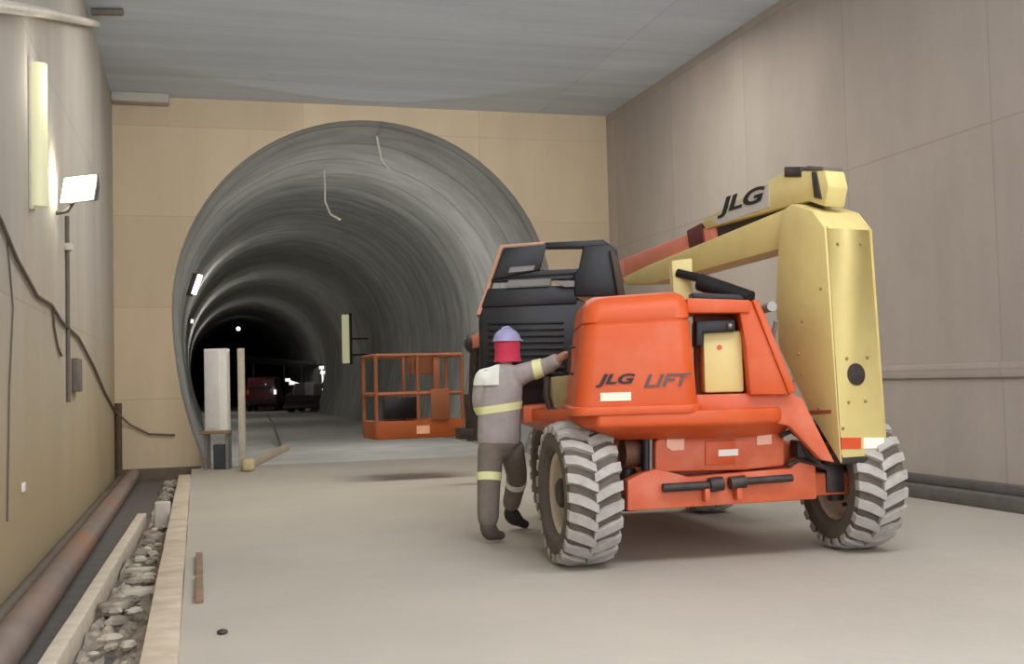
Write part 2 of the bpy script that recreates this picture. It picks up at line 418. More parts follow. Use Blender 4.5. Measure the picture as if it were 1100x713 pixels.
# orange box above the axle with its marks
q = [zl(*p, -.30) for p in ((704, 507), (704, 474), (714, 468), (832, 461), (843, 466), (843, 500), (800, 505))]
mb = MB(FC); mb.prism(q, (0, .42, 0)); abox = mb.build('valve_cover', M['orange_dull'], lift, bevel=.02)
mb = MB(FC)
q = [zl(*p, -.315) for p in ((716, 472), (735, 471), (735, 483), (722, 484), (716, 480))]
mb.prism(q, (0, .02, 0)); M['pinkrefl'] = mat('pale_pink_reflector', (232, 176, 150), .4, var=.05); part_label(mb.build('reflector', M['pinkrefl'], abox), 'pale reflector patch at the left')
mb = MB(FC)
q = [zl(*p, -.315) for p in ((813, 466), (829, 465), (829, 477), (813, 478))]
mb.prism(q, (0, .02, 0)); part_label(mb.build('reflector', M['pinkrefl'], abox), 'pale reflector patch at the right')
mb = MB(FC); mb.prism([zl(*p, -.318) for p in ((772, 483), (793, 482), (793, 489), (772, 490))], (0, .02, 0))
part_label(mb.build('decal', M['white'], abox), 'small white sticker')
mb = MB(FC); mb.prism([zl(*p, -.312) for p in ((758, 474), (790, 472), (790, 498), (758, 500))], (0, .02, 0)); mb.build('access_plate', M['orange'], abox, bevel=.004)
# left dark post and drum beside the box
mb = MB(FC); a, b = zl(694, 508, -.25), zl(694, 470, -.25); mb.tube([a, b], .035, 12); mb.build('tie_down_post', M['black'], lift)
mb = MB(FC); a, b = zl(699, 509, -.29), zl(699, 471, -.29); mb.tube([a, b], .012, 8); mb.build('grease_line', M['steel'], lift)
mb = MB(FC); c = zl(680, 486, -.1); mb.lathe([(-.08, .0001), (-.08, .10), (.08, .10), (.08, .0001)], Matrix.Translation(c), n=24, closed=False); mb.build('drive_motor', mat('rusty_brown_paint', (112, 76, 58), .6), lift, bevel=.008)
# hoses looping between the box and the upright
for k, pts in enumerate((((838, 468), (850, 463), (862, 472), (868, 488), (880, 497)), ((832, 460), (848, 455), (860, 462), (872, 480), (884, 486)), ((846, 500), (858, 494), (872, 497), (890, 503)))):
    mb = MB(FL); mb.tube([P(px, py, 7.85+.03*k+.02*i) for i, (px, py) in enumerate(pts)], .018, 8); mb.build('hydraulic_hose', M['dark'], lift)
mb = MB(FL); c = P(866, 482, 7.98); mb.box(c.x-.08, c.x+.1, c.y-.06, c.y+.15, c.z-.06, c.z+.06); mb.build('hose_manifold', M['dark'], lift, bevel=.012)

# turntable -------------------------------------------------------------
def Pz(px, py, d): return P(px, py, d)
top = [(.46, 7.62), (.56, 7.46), (1.30, 7.46), (1.62, 7.56), (1.98, 7.82), (1.98, 8.9), (1.75, 10.55), (.15, 10.55), (-.05, 9.6), (.30, 8.5)]
bot = [(.66, 7.85), (.74, 7.72), (1.30, 7.68), (1.60, 7.74), (1.90, 7.95), (1.86, 8.9), (1.6, 10.3), (.35, 10.3), (.2, 9.6), (.5, 8.5)]
zt, zb = 1.075, .875
mb = MB(FL)
mb.loft([[(x, y, zb) for x, y in bot], [(x, y, zb+.10) for x, y in top], [(x, y, zt) for x, y in top]])
turntable = mb.build('turntable', M['orange'], lift, bevel=.02)
# the hood
def rrect(x0, x1, y0, y1, r, n=6):
    o = []
    for cx, cy, a0 in ((x1-r, y0+r, -90), (x1-r, y1-r, 0), (x0+r, y1-r, 90), (x0+r, y0+r, 180)):
        for i in range(n+1):
            a = R(a0+90*i/n); o.append((cx+r*math.cos(a), cy+r*math.sin(a)))
    return o
d0 = 7.48
BL, BR, TR_, TL = P(617, 440, d0), P(751, 436, d0), P(739, 312, d0+.08), P(627, 319, d0+.08)
mb = MB(FL)
rings = []
def hood_ring(t, inset, y0):
    xl = BL.x + (TL.x-BL.x)*t + inset; xr = BR.x + (TR_.x-BR.x)*t - inset
    pl = rrect(xl, xr, y0, 8.62-inset, .12)
    zl_ = BL.z + (TL.z-BL.z)*t; zr_ = BR.z + (TR_.z-BR.z)*t
    return [(x, y, zl_ + (zr_-zl_)*(x-xl)/(xr-xl)) for x, y in pl]
for t, ins, y0 in ((0, .0, d0), (.05, -.004, d0-.005), (.35, -.004, d0-.005), (.735, 0, d0+.005), (.745, .012, d0+.017), (.755, .012, d0+.017), (.765, 0, d0+.012), (.9, .004, d0+.04), (.96, .02, d0+.07), (1.0, .06, d0+.13)):
    rings.append(hood_ring(t, ins, y0))
mb.loft(rings)
hood = mb.build('hood', M['orange'], lift, smooth=50)
mb = MB(FL); mb.loft([[(x, y, z-.045) for x, y, z in hood_ring(0, -.03, d0-.035)], [(x, y, z+.015) for x, y, z in hood_ring(0, -.03, d0-.035)]])
mb.build('hood_lip', M['orange'], lift, bevel=.012)
# hood lettering
def letters(s, pa, pb, height, d, m, shear=.35, bold=.006):
    a, b = P(*pa, d), P(*pb, d)
    dirv = (b-a); L = dirv.length; dirv.normalize()
    zv = Vector((0, 0, 1)); nv = dirv.cross(zv)
    Rm = Matrix((dirv, zv, nv)).transposed().to_4x4()
    mb = text_mb(s, 1.0, Matrix.Identity(4), Matrix.Identity(4), extrude=.002, shear=shear, bold=bold)
    xs = [v.co.x for v in mb.bm.verts]; ysv = [v.co.y for v in mb.bm.verts]
    sx = L/(max(xs)-min(xs)); sy = height/(max(ysv)-min(ysv))
    T = FL @ Matrix.Translation(a) @ Rm @ Matrix.Diagonal((sx, sy, 1, 1)) @ Matrix.Translation((-min(xs), -min(ysv), 0))
    bmesh.ops.transform(mb.bm, matrix=T, verts=mb.bm.verts)
    return mb
part_label(letters('JLG', (640, 416), (683, 415), .088, d0-.012, 0, shear=.3, bold=.035).build('lettering', M['letter_black'], hood, smooth=0), 'black italic lettering')
part_label(letters('LIFT', (692, 416), (744, 414), .085, d0-.012, 0, shear=.3, bold=.02).build('lettering', M['letter_grey'], hood, smooth=0), 'dark grey italic lettering')
mb = MB(FL); mb.prism([P(*p, d0-.010) for p in ((645, 422), (678, 421), (678, 430), (645, 431))], (0, .012, 0))
part_label(mb.build('decal', mat('cream_sticker', (242, 222, 196), .5, var=.05), hood, smooth=0), 'cream sticker under the lettering')
mb = MB(FL)
mb.tube([P(617, 372, 7.9), P(612, 374, 7.9), P(611, 400, 7.9), P(616, 402, 7.9)], .012, 8); mb.build('hood_handle', M['dark'], lift)
# frame right of the hood
df = 7.62
mb = MB(FL); mb.prism([P(*p, df) for p in ((738, 320), (806, 322), (806, 336), (738, 336))], (0, .5, 0)); mb.build('frame_top_bar', M['orange'], lift, bevel=.012)
mb = MB(FL); mb.prism([P(*p, df+.02) for p in ((792, 322), (808, 323), (822, 356), (851, 424), (806, 424), (801, 372))], (0, .55, 0)); mb.build('side_plate', M['orange'], lift, bevel=.015)
mb = MB(FL); mb.prism([P(*p, df) for p in ((808, 322), (815, 322), (856, 420), (848, 424))], (0, .06, 0)); mb.build('plate_flange', M['orange'], lift, bevel=.01)
mb = MB(FL); mb.prism([P(*p, 7.72) for p in ((748, 424), (848, 421), (862, 428), (897, 497), (882, 494), (848, 458), (806, 448), (748, 441))], (0, .12, 0)); mb.build('gusset_plate', M['orange_dull'], lift, bevel=.012)
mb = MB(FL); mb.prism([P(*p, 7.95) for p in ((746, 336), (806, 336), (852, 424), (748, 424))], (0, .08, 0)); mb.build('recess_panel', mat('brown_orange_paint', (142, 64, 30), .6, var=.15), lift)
mb = MB(FL); mb.prism([P(*p, 7.74) for p in ((755, 357), (797, 355), (800, 421), (757, 422))], (0, .2, 0)); tank = mb.build('hydraulic_tank', M['cream'], lift, bevel=.02)
mb = MB(FL); c = P(773, 373, 7.735); mb.lathe([(0, .0001), (0, .018), (.02, .018), (.02, .0001)], Matrix.Translation(c) @ Matrix.Rotation(math.pi/2, 4, 'Z'), n=16, closed=False); mb.build('tank_cap', M['red_refl'], tank)
mb = MB(FL); mb.prism([P(*p, 7.68) for p in ((748, 345), (790, 343), (790, 356), (756, 357), (755, 372), (748, 372))], (0, .2, 0)); mb.build('latch_bracket', M['black'], lift, bevel=.01)
mb = MB(FL); c = P(784, 350, 7.67); mb.ball(c, .02); mb.build('latch_knob', M['steel'], lift)
# engine bay and raised cover on the far side
de = 9.75
mb = MB(FL)
mb.prism([P(*p, de) for p in ((519, 322), (618, 318), (640, 330), (640, 440), (516, 440), (514, 345))], (0, .75, 0))
bay = mb.build('engine_bay', M['black'], lift, bevel=.03)
mb = MB(FL)
for k in range(9):
    y = 345 + k*7
    mb.prism([P(*p, de-.02) for p in ((524, y), (606, y-1), (606, y+2.4), (524, y+3.4))], (0, .02, 0))
mb.build('grille_slat', M['black'], bay, bevel=.004)
mb = MB(FL); mb.tube([P(560, 404, de-.12), P(580, 398, de-.16), P(596, 402, de-.12), P(598, 425, de-.12)], .04, 10); mb.build('intake_hose', M['black'], bay)
# raised cover: a shell with a window, outside orange, inside black
def bar(mbx, pts, d, th=.10): mbx.prism([P(*p, d) for p in pts], (0, th, 0))
mb = MB(FL)
mb.mi = 0
bar(mb, ((541, 266), (588, 262), (580, 290), (533, 300), (529, 300)), de-.05)          # left cheek
bar(mb, ((585, 260), (648, 257), (655, 262), (655, 266), (587, 267)), de-.04)           # top rail
bar(mb, ((627, 264), (655, 262), (663, 268), (668, 296), (670, 318), (618, 318), (616, 296), (622, 288)), de-.05)   # right cheek
bar(mb, ((576, 290), (622, 288), (620, 295), (533, 300), (533, 296)), de-.03)           # sill
bar(mb, ((529, 298), (624, 294), (624, 300), (527, 303)), de-.02)
bar(mb, ((524, 310), (620, 306), (620, 326), (517, 330)), de-.02)
cover = mb.build('engine_cover', M['black'], lift, bevel=.012)
mb = MB(FL)
bar(mb, ((548, 287), (575, 285), (573, 290), (546, 293)), de-.07, .03)
bar(mb, ((546, 301), (592, 299), (590, 306), (544, 308)), de-.06, .03)
bar(mb, ((592, 301), (617, 302), (617, 308), (606, 308)), de-.07, .03)
part_label(mb.build('inner_strut', mat('grey_strut_steel', (122, 116, 112), .5, metal=.2), cover), 'grey inner struts')
mb = MB(FL)
bar(mb, ((537, 263), (588, 259), (588, 262), (541, 266), (529, 300), (516, 338), (511, 338), (525, 300)), de+.0, .5)
part_label(mb.build('cover_skin', mat('pale_dusty_orange_paint', (196, 146, 116), .6, var=.1), cover, bevel=.006), 'dusty pale orange outer skin')
mb = MB(FL); bar(mb, ((655, 268), (664, 275), (672, 318), (664, 318)), de-.1, .12); mb.build('gas_strut', mat('dull_brown_steel', (74, 58, 48), .6), cover, bevel=.01)
# cream box and dark hoses under the worker's arm
mb = MB(FL); mb.prism([P(*p, 8.75) for p in ((592, 405), (620, 402), (620, 446), (595, 442))], (0, .6, 0)); mb.build('battery_box', mat('olive_cream_paint', (168, 156, 108), .6), lift, bevel=.02)
mb = MB(FL); mb.tube([P(588, 405, 8.7), P(587, 425, 8.68), P(592, 440, 8.66), P(612, 449, 8.4), P(640, 452, 8.2)], .028, 10); mb.build('hydraulic_hose', M['dark'], lift)
mb = MB(FL); mb.prism([P(*p, 9.0) for p in ((562, 436), (592, 434), (592, 452), (562, 455))], (0, .5, 0)); mb.build('step_bracket', M['orange_dull'], lift, bevel=.015)
# black lift cylinder and boom rest behind the hood
mb = MB(FL); mb.tube([P(728, 293, 8.9), P(760, 301, 8.75), P(770, 305, 8.7)], .035, 12); mb.tube([P(752, 303, 8.75), P(806, 322, 8.5)], .07, 14); mb.build('lift_cylinder', M['black'], lift)
mb = MB(FL); mb.prism([P(*p, 8.9) for p in ((721, 280), (744, 277), (744, 330), (724, 330))], (0, .14, 0)); mb.build('boom_rest', M['cream'], lift, bevel=.015)
mb = MB(FL); mb.prism([P(*p, 8.0) for p in ((744, 314), (796, 316), (800, 322), (744, 322))], (0, .2, 0)); mb.build('cable_tray', M['black'], lift, bevel=.01)
mb = MB(FL); c = P(826, 330, 7.95); mb.tube([c+Vector((0, -.1, 0)), c+Vector((0, .15, 0))], .035, 12); c = P(834, 345, 7.9); mb.tube([c, c+Vector((-.05, .1, -.3))], .02, 8); mb.build('hose_fitting', M['steel'], lift)

# upright ---------------------------------------------------------------
UW = .435
fb = lambda px, py: in_frame(px, py, FB, 0.0)
side = [fb(*p) for p in ((888, 244), (872, 226), (850, 219), (840, 226), (836, 262), (833, 322), (836, 372), (868, 440), (900, 498))]
nearb = fb(900, 498); nz = nearb.z
for p in side: p.x = 0
side[0].y = 0; side[-1].y = 0
mb = MB(FB); mb.prism(side, (.02, 0, 0)); mb.prism([p + Vector((UW-.02, 0, 0)) for p in side], (.02, 0, 0))
core = [(0.02, .02, p_) for p_ in ()]
mb.box(.02, UW-.02, .0, .03, side[-1].z+.04, side[0].z)
mb.prism([Vector((.02, p.y*.92+.01, p.z)) for p in side], (UW-.04, 0, 0))
upright = mb.build('upright', M['cream'], lift, bevel=.01)
fe = lambda px, py, s=-.006: in_frame_y(px, py, FB, s)
c = fe(920, 402)
mb = MB(FB); mb.lathe([(0, .0001), (0, .078), (.012, .078), (.012, .0001)], Matrix.Translation((c.x, .004, c.z)) @ Matrix.Rotation(-math.pi/2, 4, 'Z'), n=28, closed=False); mb.build('access_hole_plug', M['dark'], upright)
def strip(name, pts, m, par, s=-.006, lab=None):
    mb = MB(FB); mb.prism([Vector((fe(*p).x, s, fe(*p).z)) for p in pts], (0, .008, 0)); o = mb.build(name, m, par, smooth=0)
    if lab: part_label(o, lab)
strip('reflective_strip', ((904, 470), (925, 470), (925, 482), (904, 482)), M['red_refl'], upright, lab='red reflective strip')
strip('reflective_strip', ((928, 470), (950, 470), (950, 481), (928, 482)), M['white'], upright, lab='white reflective strip')
M['bolt'] = mat('rusty_bolt', (150, 120, 70), .6)
for px, py in ((912, 432), (930, 431), (910, 385), (932, 384), (900, 262), (925, 262), (906, 460)):
    mb = MB(FB); c = fe(px, py); mb.ball((c.x, -.002, c.z), .012, 8, 6); mb.build('bolt_head', M['bolt'], upright)
for px, py in ((862, 345), (858, 380), (862, 402), (880, 438), (882, 310), (878, 470)):
    mb = MB(FB); c = fb(px, py); mb.ball((-.002, c.y, c.z), .012, 8, 6); mb.build('bolt_head', M['bolt'], upright)
mb = MB(FB); q = [fb(*p) for p in ((866, 441), (893, 440), (893, 444), (866, 446))]; mb.prism([Vector((-.004, p.y, p.z)) for p in q], (.008, 0, 0)); part_label(mb.build('decal', mat('dull_red_sticker', (152, 84, 60), .6), upright, smooth=0), 'thin dull red stripe')
mb = MB(FB); mb.prism([Vector((0.01, p.y, p.z)) for p in [fb(*q_) for q_ in ((872, 488), (902, 488), (903, 499), (880, 499))]], (UW-.02, 0, 0)); mb.build('lower_pivot', M['dark'], lift, bevel=.01)

# boom ------------------------------------------------------------------
WB0, WB1 = .08, .26
fbw = lambda px, py: in_frame(px, py, FB, WB0)
def side_prism(pts, w0, w1):
    q = [in_frame(px, py, FB, w0) for px, py in pts]
    mb = MB(FB); mb.prism([Vector((w0, p.y, p.z)) for p in q], (w1-w0, 0, 0)); return mb
main = side_prism(((752, 238), (842, 184), (886, 183), (890, 200), (886, 222), (868, 216), (836, 224), (812, 231), (758, 246)), WB0, WB1).build('main_boom', M['cream'], lift, bevel=.012)
side_prism(((842, 179), (860, 179), (860, 190), (842, 190)), WB0-.01, WB1+.01).build('boom_top_block', M['dark'], main, bevel=.008)
side_prism(((871, 184), (876, 184), (882, 214), (874, 212)), WB0-.012, WB1+.012).build('pivot_link', M['dark'], main, bevel=.006)
side_prism(((866, 178), (884, 179), (884, 183), (866, 182)), WB0, WB1).build('hose_guard', M['conduit'], main, bevel=.004)
# dark gap plate between the two beams
side_prism(((758, 244), (812, 230), (850, 215), (872, 212), (884, 222), (864, 222), (830, 236), (768, 256)), WB0+.05, WB1-.05).build('hose_carrier', M['dark'], lift)
# lower beam
side_prism(((848, 222), (843, 266), (700, 305), (672, 306), (668, 298), (700, 283)), WB0-.02, WB1+.02).build('lower_boom', M['cream'], lift, bevel=.012)
# fly boom, runs down to the platform
fa, fz = fbw(757, 240), fbw(668, 277)
e1 = Vector((.18, 6.75, 1.78))
a0 = Vector((.18, fa.y-.1, fa.z-.10))
mb = MB(FB); mb.beam(a0, Vector((.18, fz.y, fz.z-.09)), .17, .17); mb.beam(Vector((.18, fz.y, fz.z-.09)), e1, .16, .16)
mb.build('fly_boom', M['fly'], lift, bevel=.012)
mb = MB(FB); c = Vector((.18, fa.y+.04, fa.z-.09)); mb.beam(c, c+Vector((0, .22, -.035)), .2, .21); mb.build('wear_pad_collar', mat('dark_red_brown_paint', (96, 40, 32), .6), lift, bevel=.01)
# boom lettering, white block letters with black shadow on the left face
def boom_letters(s, p0, p1, hgt, w, m, name, lab, bold, shear=.3):
    a, b = in_frame(*p0, FB, w), in_frame(*p1, FB, w)     # text runs towards the camera
    dirv = (b-a); L = dirv.length; dirv.normalize(); nv = Vector((-1, 0, 0)); up = nv.cross(dirv).normalized()
    Rm = Matrix((dirv, up, nv)).transposed().to_4x4()
    mb = text_mb(s, 1.0, Matrix.Identity(4), Matrix.Identity(4), extrude=.002, shear=shear, bold=bold)
    xs = [v.co.x for v in mb.bm.verts]; yv = [v.co.y for v in mb.bm.verts]
    T = FB @ Matrix.Translation(a) @ Rm @ Matrix.Diagonal((L/(max(xs)-min(xs)), hgt/(max(yv)-min(yv)), 1, 1)) @ Matrix.Translation((-min(xs), -min(yv), 0))
    bmesh.ops.transform(mb.bm, matrix=T, verts=mb.bm.verts)
    part_label(mb.build(name, m, main, smooth=0), lab)
mbp = side_prism(((764, 235), (826, 196), (826, 222), (772, 241)), WB0-.004, WB0+.01).build('decal', mat('grey_white_decal', (196, 192, 182), .5, var=.05), main, smooth=0)
part_label(mbp, 'pale decal panel behind the boom lettering')
boom_letters('JLG', (771, 235), (823, 220), .155, WB0-.008, M['letter_black'], 'lettering', 'black italic boom lettering', .03)

# jib, rotator and platform -----------------------------------------------
mb = MB(FB)
mb.beam(e1+Vector((0, -.1, .05)), Vector((.24, 7.0, .95)), .14, .16, up=(0, 1, 0)); mb.beam(e1+Vector((0, -.25, -.1)), Vector((.24, 6.9, 1.0)), .07, .07, up=(0, 1, 0))
mb.ball(e1, .14); mb.build('jib', M['dark'], lift, bevel=.01)
mb = MB(FB); mb.tube([(.24, 7.05, .55), (.24, 7.05, 1.15)], .12, 16); mb.box(.0, .48, 6.95, 7.15, .58, .72); mb.build('rotator', M['dark'], lift, bevel=.012)
PA = P(405, 470, 14.9)
FP = frame(PA.x, PA.y, 0, 20)
ZP, LP, WP, HP = .56, 1.20, .76, 1.12
plat = MB(FP).box(0, LP, 0, WP, ZP, ZP+.05)
for (x0, x1, y0, y1) in ((0, LP, -.02, .02), (0, LP, WP-.02, WP+.02), (-.02, .02, 0, WP), (LP-.02, LP+.02, 0, WP)): plat.box(x0, x1, y0, y1, ZP, ZP+.24)
plat = plat.build('platform', mat('bright_orange_paint', (164, 78, 20), .6, var=.12, dirt=(120, 64, 36), dirt_amt=.5), lift, bevel=.008)
M['rail'] = mat('orange_rail_paint', (146, 84, 50), .6, var=.15, dirt=(110, 66, 44), dirt_amt=.6)
mb = MB(FP)
posts = [(0, 0), (0, WP), (LP, 0), (LP, WP), (LP*.48, 0), (LP*.48, WP)]
for x, y in posts:
    q = MB(FP); q.tube([(x, y, ZP+.05), (x, y, ZP+HP)], .026, 8); q.build('post', M['rail'], plat)
for z in (ZP+.6, ZP+HP):
    q = MB(FP); q.tube([(0, 0, z), (LP, 0, z)], .026, 8); q.tube([(LP, 0, z), (LP, WP, z)], .026, 8); q.tube([(LP, WP, z), (0, WP, z)], .026, 8); q.tube([(0, WP, z), (0, 0, z)], .026, 8); q.build('guard_rail', M['rail'], plat)
q = MB(FP); q.box(LP*.42, LP*.7, .04, .26, ZP+.86, ZP+1.14); q.box(LP*.66, LP*.74, -.01, .03, ZP+.55, ZP+HP); q.build('control_console', M['rail'], plat, bevel=.015)
q = MB(FP); q.box(LP*.62, LP*.84, -.04, -.02, ZP+.24, ZP+.66); q.build('side_panel', M['rail'], plat, bevel=.006)
q = MB(FP); q.box(LP*.45, LP*.60, -.03, -.018, ZP+.06, ZP+.17); part_label(q.build('decal', mat('pale_orange_sticker', (235, 178, 140), .5), plat, smooth=0), 'pale sticker on the toe board')
q = MB(FP); q.box(LP*.2, LP*.6, WP-.2, WP-.04, ZP+.25, ZP+.55); q.build('tool_tray', M['black'], plat, bevel=.01)

# ------------------------------------------------------------------ worker
wk = thing('person', 'worker in grey reflective workwear and pale blue hard hat, one hand on the orange hood', 'person', FL @ P(530, 580, 9.0) - Vector((0, 0, (FL @ P(530, 580, 9.0)).z)), -YAW)
def skin_mesh(verts, edges, radii, sub=2, rootv=0):
    me = bpy.data.meshes.new('s'); me.from_pydata([tuple(v) for v in verts], edges, [])
    ob = bpy.data.objects.new('s', me); COL.objects.link(ob)
    md = ob.modifiers.new('k', 'SKIN'); md.use_smooth_shade = True
    for i, v in enumerate(me.skin_vertices[0].data):
        r = radii[i]; v.radius = (r, r) if not isinstance(r, tuple) else r
        v.use_root = (i == rootv)
    ss = ob.modifiers.new('u', 'SUBSURF'); ss.levels = sub; ss.render_levels = sub
    dg = bpy.context.evaluated_depsgraph_get(); m2 = bpy.data.meshes.new_from_object(ob.evaluated_get(dg))
    bpy.data.objects.remove(ob); bpy.data.meshes.remove(me)
    return m2
def add_skin(mb, verts, edges, radii, sub=2, F=FL):
    m2 = skin_mesh(verts, edges, radii, sub); m2.transform(F); mb.bm.from_mesh(m2); bpy.data.meshes.remove(m2)
def remeshed(name, mb, mats, parent, voxel):
    o = mb.build(name, mats, parent, smooth=0)
    md = o.modifiers.new('r', 'REMESH'); md.mode = 'VOXEL'; md.voxel_size = voxel; md.use_smooth_shade = True
    sm = o.modifiers.new('m', 'SMOOTH'); sm.iterations = 4; sm.factor = .5
    dg = bpy.context.evaluated_depsgraph_get(); m2 = bpy.data.meshes.new_from_object(o.evaluated_get(dg))
    old = o.data; o.modifiers.clear(); o.data = m2; bpy.data.meshes.remove(old)
    m2.polygons.foreach_set('use_smooth', [True]*len(m2.polygons))
    bm = bmesh.new(); bm.from_mesh(m2); left = set(bm.verts); best = set()
    while left:                                   # keep the one connected surface
        st = [left.pop()]; isl = set(st)
        while st:
            v = st.pop()
            for e in v.link_edges:
                w_ = e.other_vert(v)
                if w_ in left: left.discard(w_); isl.add(w_); st.append(w_)
        if len(isl) > len(best): best = isl
    print(name, 'kept', len(best), 'of', len(bm.verts))
    bmesh.ops.delete(bm, geom=[v for v in bm.verts if v not in best], context='VERTS'); bm.to_mesh(m2); bm.free()
    if not m2.materials:
        for m_ in (mats if isinstance(mats, list) else [mats]): m2.materials.append(m_)
    return o
V = Vector
pel, wai, che, nck = P(536, 470, 9.16), P(537, 446, 9.15), P(539, 414, 9.14), P(543, 391, 9.16)
shL, shR = P(519, 400, 9.14), P(562, 399, 9.13)
elL, wrL = P(515, 434, 9.17), P(527, 455, 9.42)
elR, wrR = P(588, 393, 9.10), P(607, 381, 8.98)
hiL, knL, anL = P(527, 474, 9.14), P(525, 519, 9.09), P(524, 570, 9.02)
hiR, knR, anR = P(547, 474, 9.20), P(554, 512, 9.50), P(548, 546, 9.80)
hdc = P(545, 371, 9.20)
# body ------------------------------------------------
mb = MB(FL)
add_skin(mb, [pel-V((0, 0, .04)), wai, che, nck-V((0, 0, .03))], [(0,1),(1,2),(2,3)], [(.115,.095),(.12,.095),(.14,.105),(.07,.065)])
for sh, el, wr in ((shL, elL, wrL), (shR, elR, wrR)):
    add_skin(mb, [che+(sh-che)*.45+V((0, 0, .02)), sh, el, wr, wr+(wr-el).normalized()*.03], [(0,1),(1,2),(2,3),(3,4)], [.07,.06,.048,.033,.028])
add_skin(mb, [nck-V((0, 0, .06)), nck+V((0, 0, .02)), hdc-V((0, 0, .03))], [(0,1),(1,2)], [.062,.056,.056])
add_skin(mb, [pel+V((0, 0, .06)), pel-V((0, 0, .02)), hiL-V((0, 0, .06)), knL, anL, hiR-V((0, 0, .06)), knR, anR], [(0,1),(1,2),(2,3),(3,4),(1,5),(5,6),(6,7)], [(.10,.085),(.10,.085),.082,.06,.044,.088,.06,.044])
for an, dv_ in ((V((anL.x, anL.y, .105)), V((.6, .75, 0))), (V((anR.x, anR.y, .13)), V((.8, .6, 0)))):
    add_skin(mb, [an+V((0, 0, .06)), an-V((0, 0, .03)), an+dv_*.08-V((0, 0, .05)), an+dv_*.15-V((0, 0, .065))], [(0,1),(1,2),(2,3)], [.042,.044,.036,.028])
# head: turned to the right, towards the machine
HT = Matrix.Rotation(R(-35), 3, 'Z')
def hp(x, y, z): return hdc + HT @ V((x, y, z))
mb.ball(hp(0, 0, .03), (.076, .095, .105), 20, 16, HT); mb.ball(hp(0, .03, -.05), (.06, .07, .075), 16, 12, HT)
mb.ball(hp(0, .105, -.015), (.014, .02, .024), 10, 8, HT); mb.ball(hp(0, .098, .018), (.05, .012, .012), 10, 8, HT)
mb.ball(hp(0, .094, -.055), (.026, .012, .012), 10, 8, HT)
for s in (-1, 1): mb.ball(hp(s*.078, -.005, 0), (.012, .024, .034), 10, 8, HT)
# hands: palm, four fingers and a thumb
def hand(wr, dirv, upv, curl):
    dirv = dirv.normalized(); sd = dirv.cross(upv).normalized(); nrm = sd.cross(dirv).normalized()
    pc = wr + dirv*.05
    T3 = Matrix((sd, dirv, nrm)).transposed()
    mb.ball(pc, (.042, .05, .017), 14, 10, T3)
    for k, (off, ln) in enumerate(((-.031, .070), (-.010, .080), (.011, .075), (.031, .058))):
        b = wr + dirv*.085 + sd*off; pts = [b]; a = 0
        for j in range(3):
            a += curl; pts.append(pts[-1] + (dirv*math.cos(a) - nrm*math.sin(a))*ln*(.42, .32, .26)[j])
        add_skin(mb, pts, [(0,1),(1,2),(2,3)], [.010, .0095, .009, .008], 1)
    b = wr + dirv*.035 + sd*-.036
    add_skin(mb, [b, b+dirv*.02-sd*.025-nrm*.012, b+dirv*.045-sd*.035-nrm*.028, b+dirv*.062-sd*.032-nrm*.042], [(0,1),(1,2),(2,3)], [.013, .011, .010, .009], 1)
hand(wrR, P(614, 377, 8.93)-wrR, V((-.25, -.1, 1)), .55)
hand(wrL, V((.08, .12, -.02)), V((0, 0, 1)), .4)
body = remeshed('body', mb, M['skin'], wk, .0045)
M['eye'] = mat('eye_dark', (50, 40, 36), .3)
for s in (-1, 1): mb = MB(FL); mb.ball(hp(s*.030, .090, .008), .011, 10, 8); mb.build('eye', M['eye'], body)
# jacket
mb = MB(FL)
add_skin(mb, [pel-V((0, 0, .12)), pel+V((0, 0, .03)), wai+V((0, 0, .05)), che, nck-V((0, 0, .05)), nck+V((0, 0, .01))], [(0,1),(1,2),(2,3),(3,4),(4,5)], [(.20,.15),(.196,.148),(.192,.145),(.194,.14),(.15,.11),(.075,.075)])
for sh, el, wr, k in ((shL, elL, wrL, .30), (shR, elR, wrR, .30)):
    add_skin(mb, [che+(sh-che)*.45+V((0, 0, .0)), sh-V((0, 0, .012)), el, wr-(wr-el)*k], [(0,1),(1,2),(2,3)], [.11,.094,.074,.06])
jacket = remeshed('jacket', mb, M['jacket'], wk, .012)
def cut_below(o, z):
    bm = bmesh.new(); bm.from_mesh(o.data)
    bmesh.ops.bisect_plane(bm, geom=bm.verts[:]+bm.edges[:]+bm.faces[:], plane_co=(0, 0, z), plane_no=(0, 0, 1), clear_inner=True)
    bm.to_mesh(o.data); bm.free()
cut_below(jacket, pel.z-.09)
from mathutils.bvhtree import BVHTree
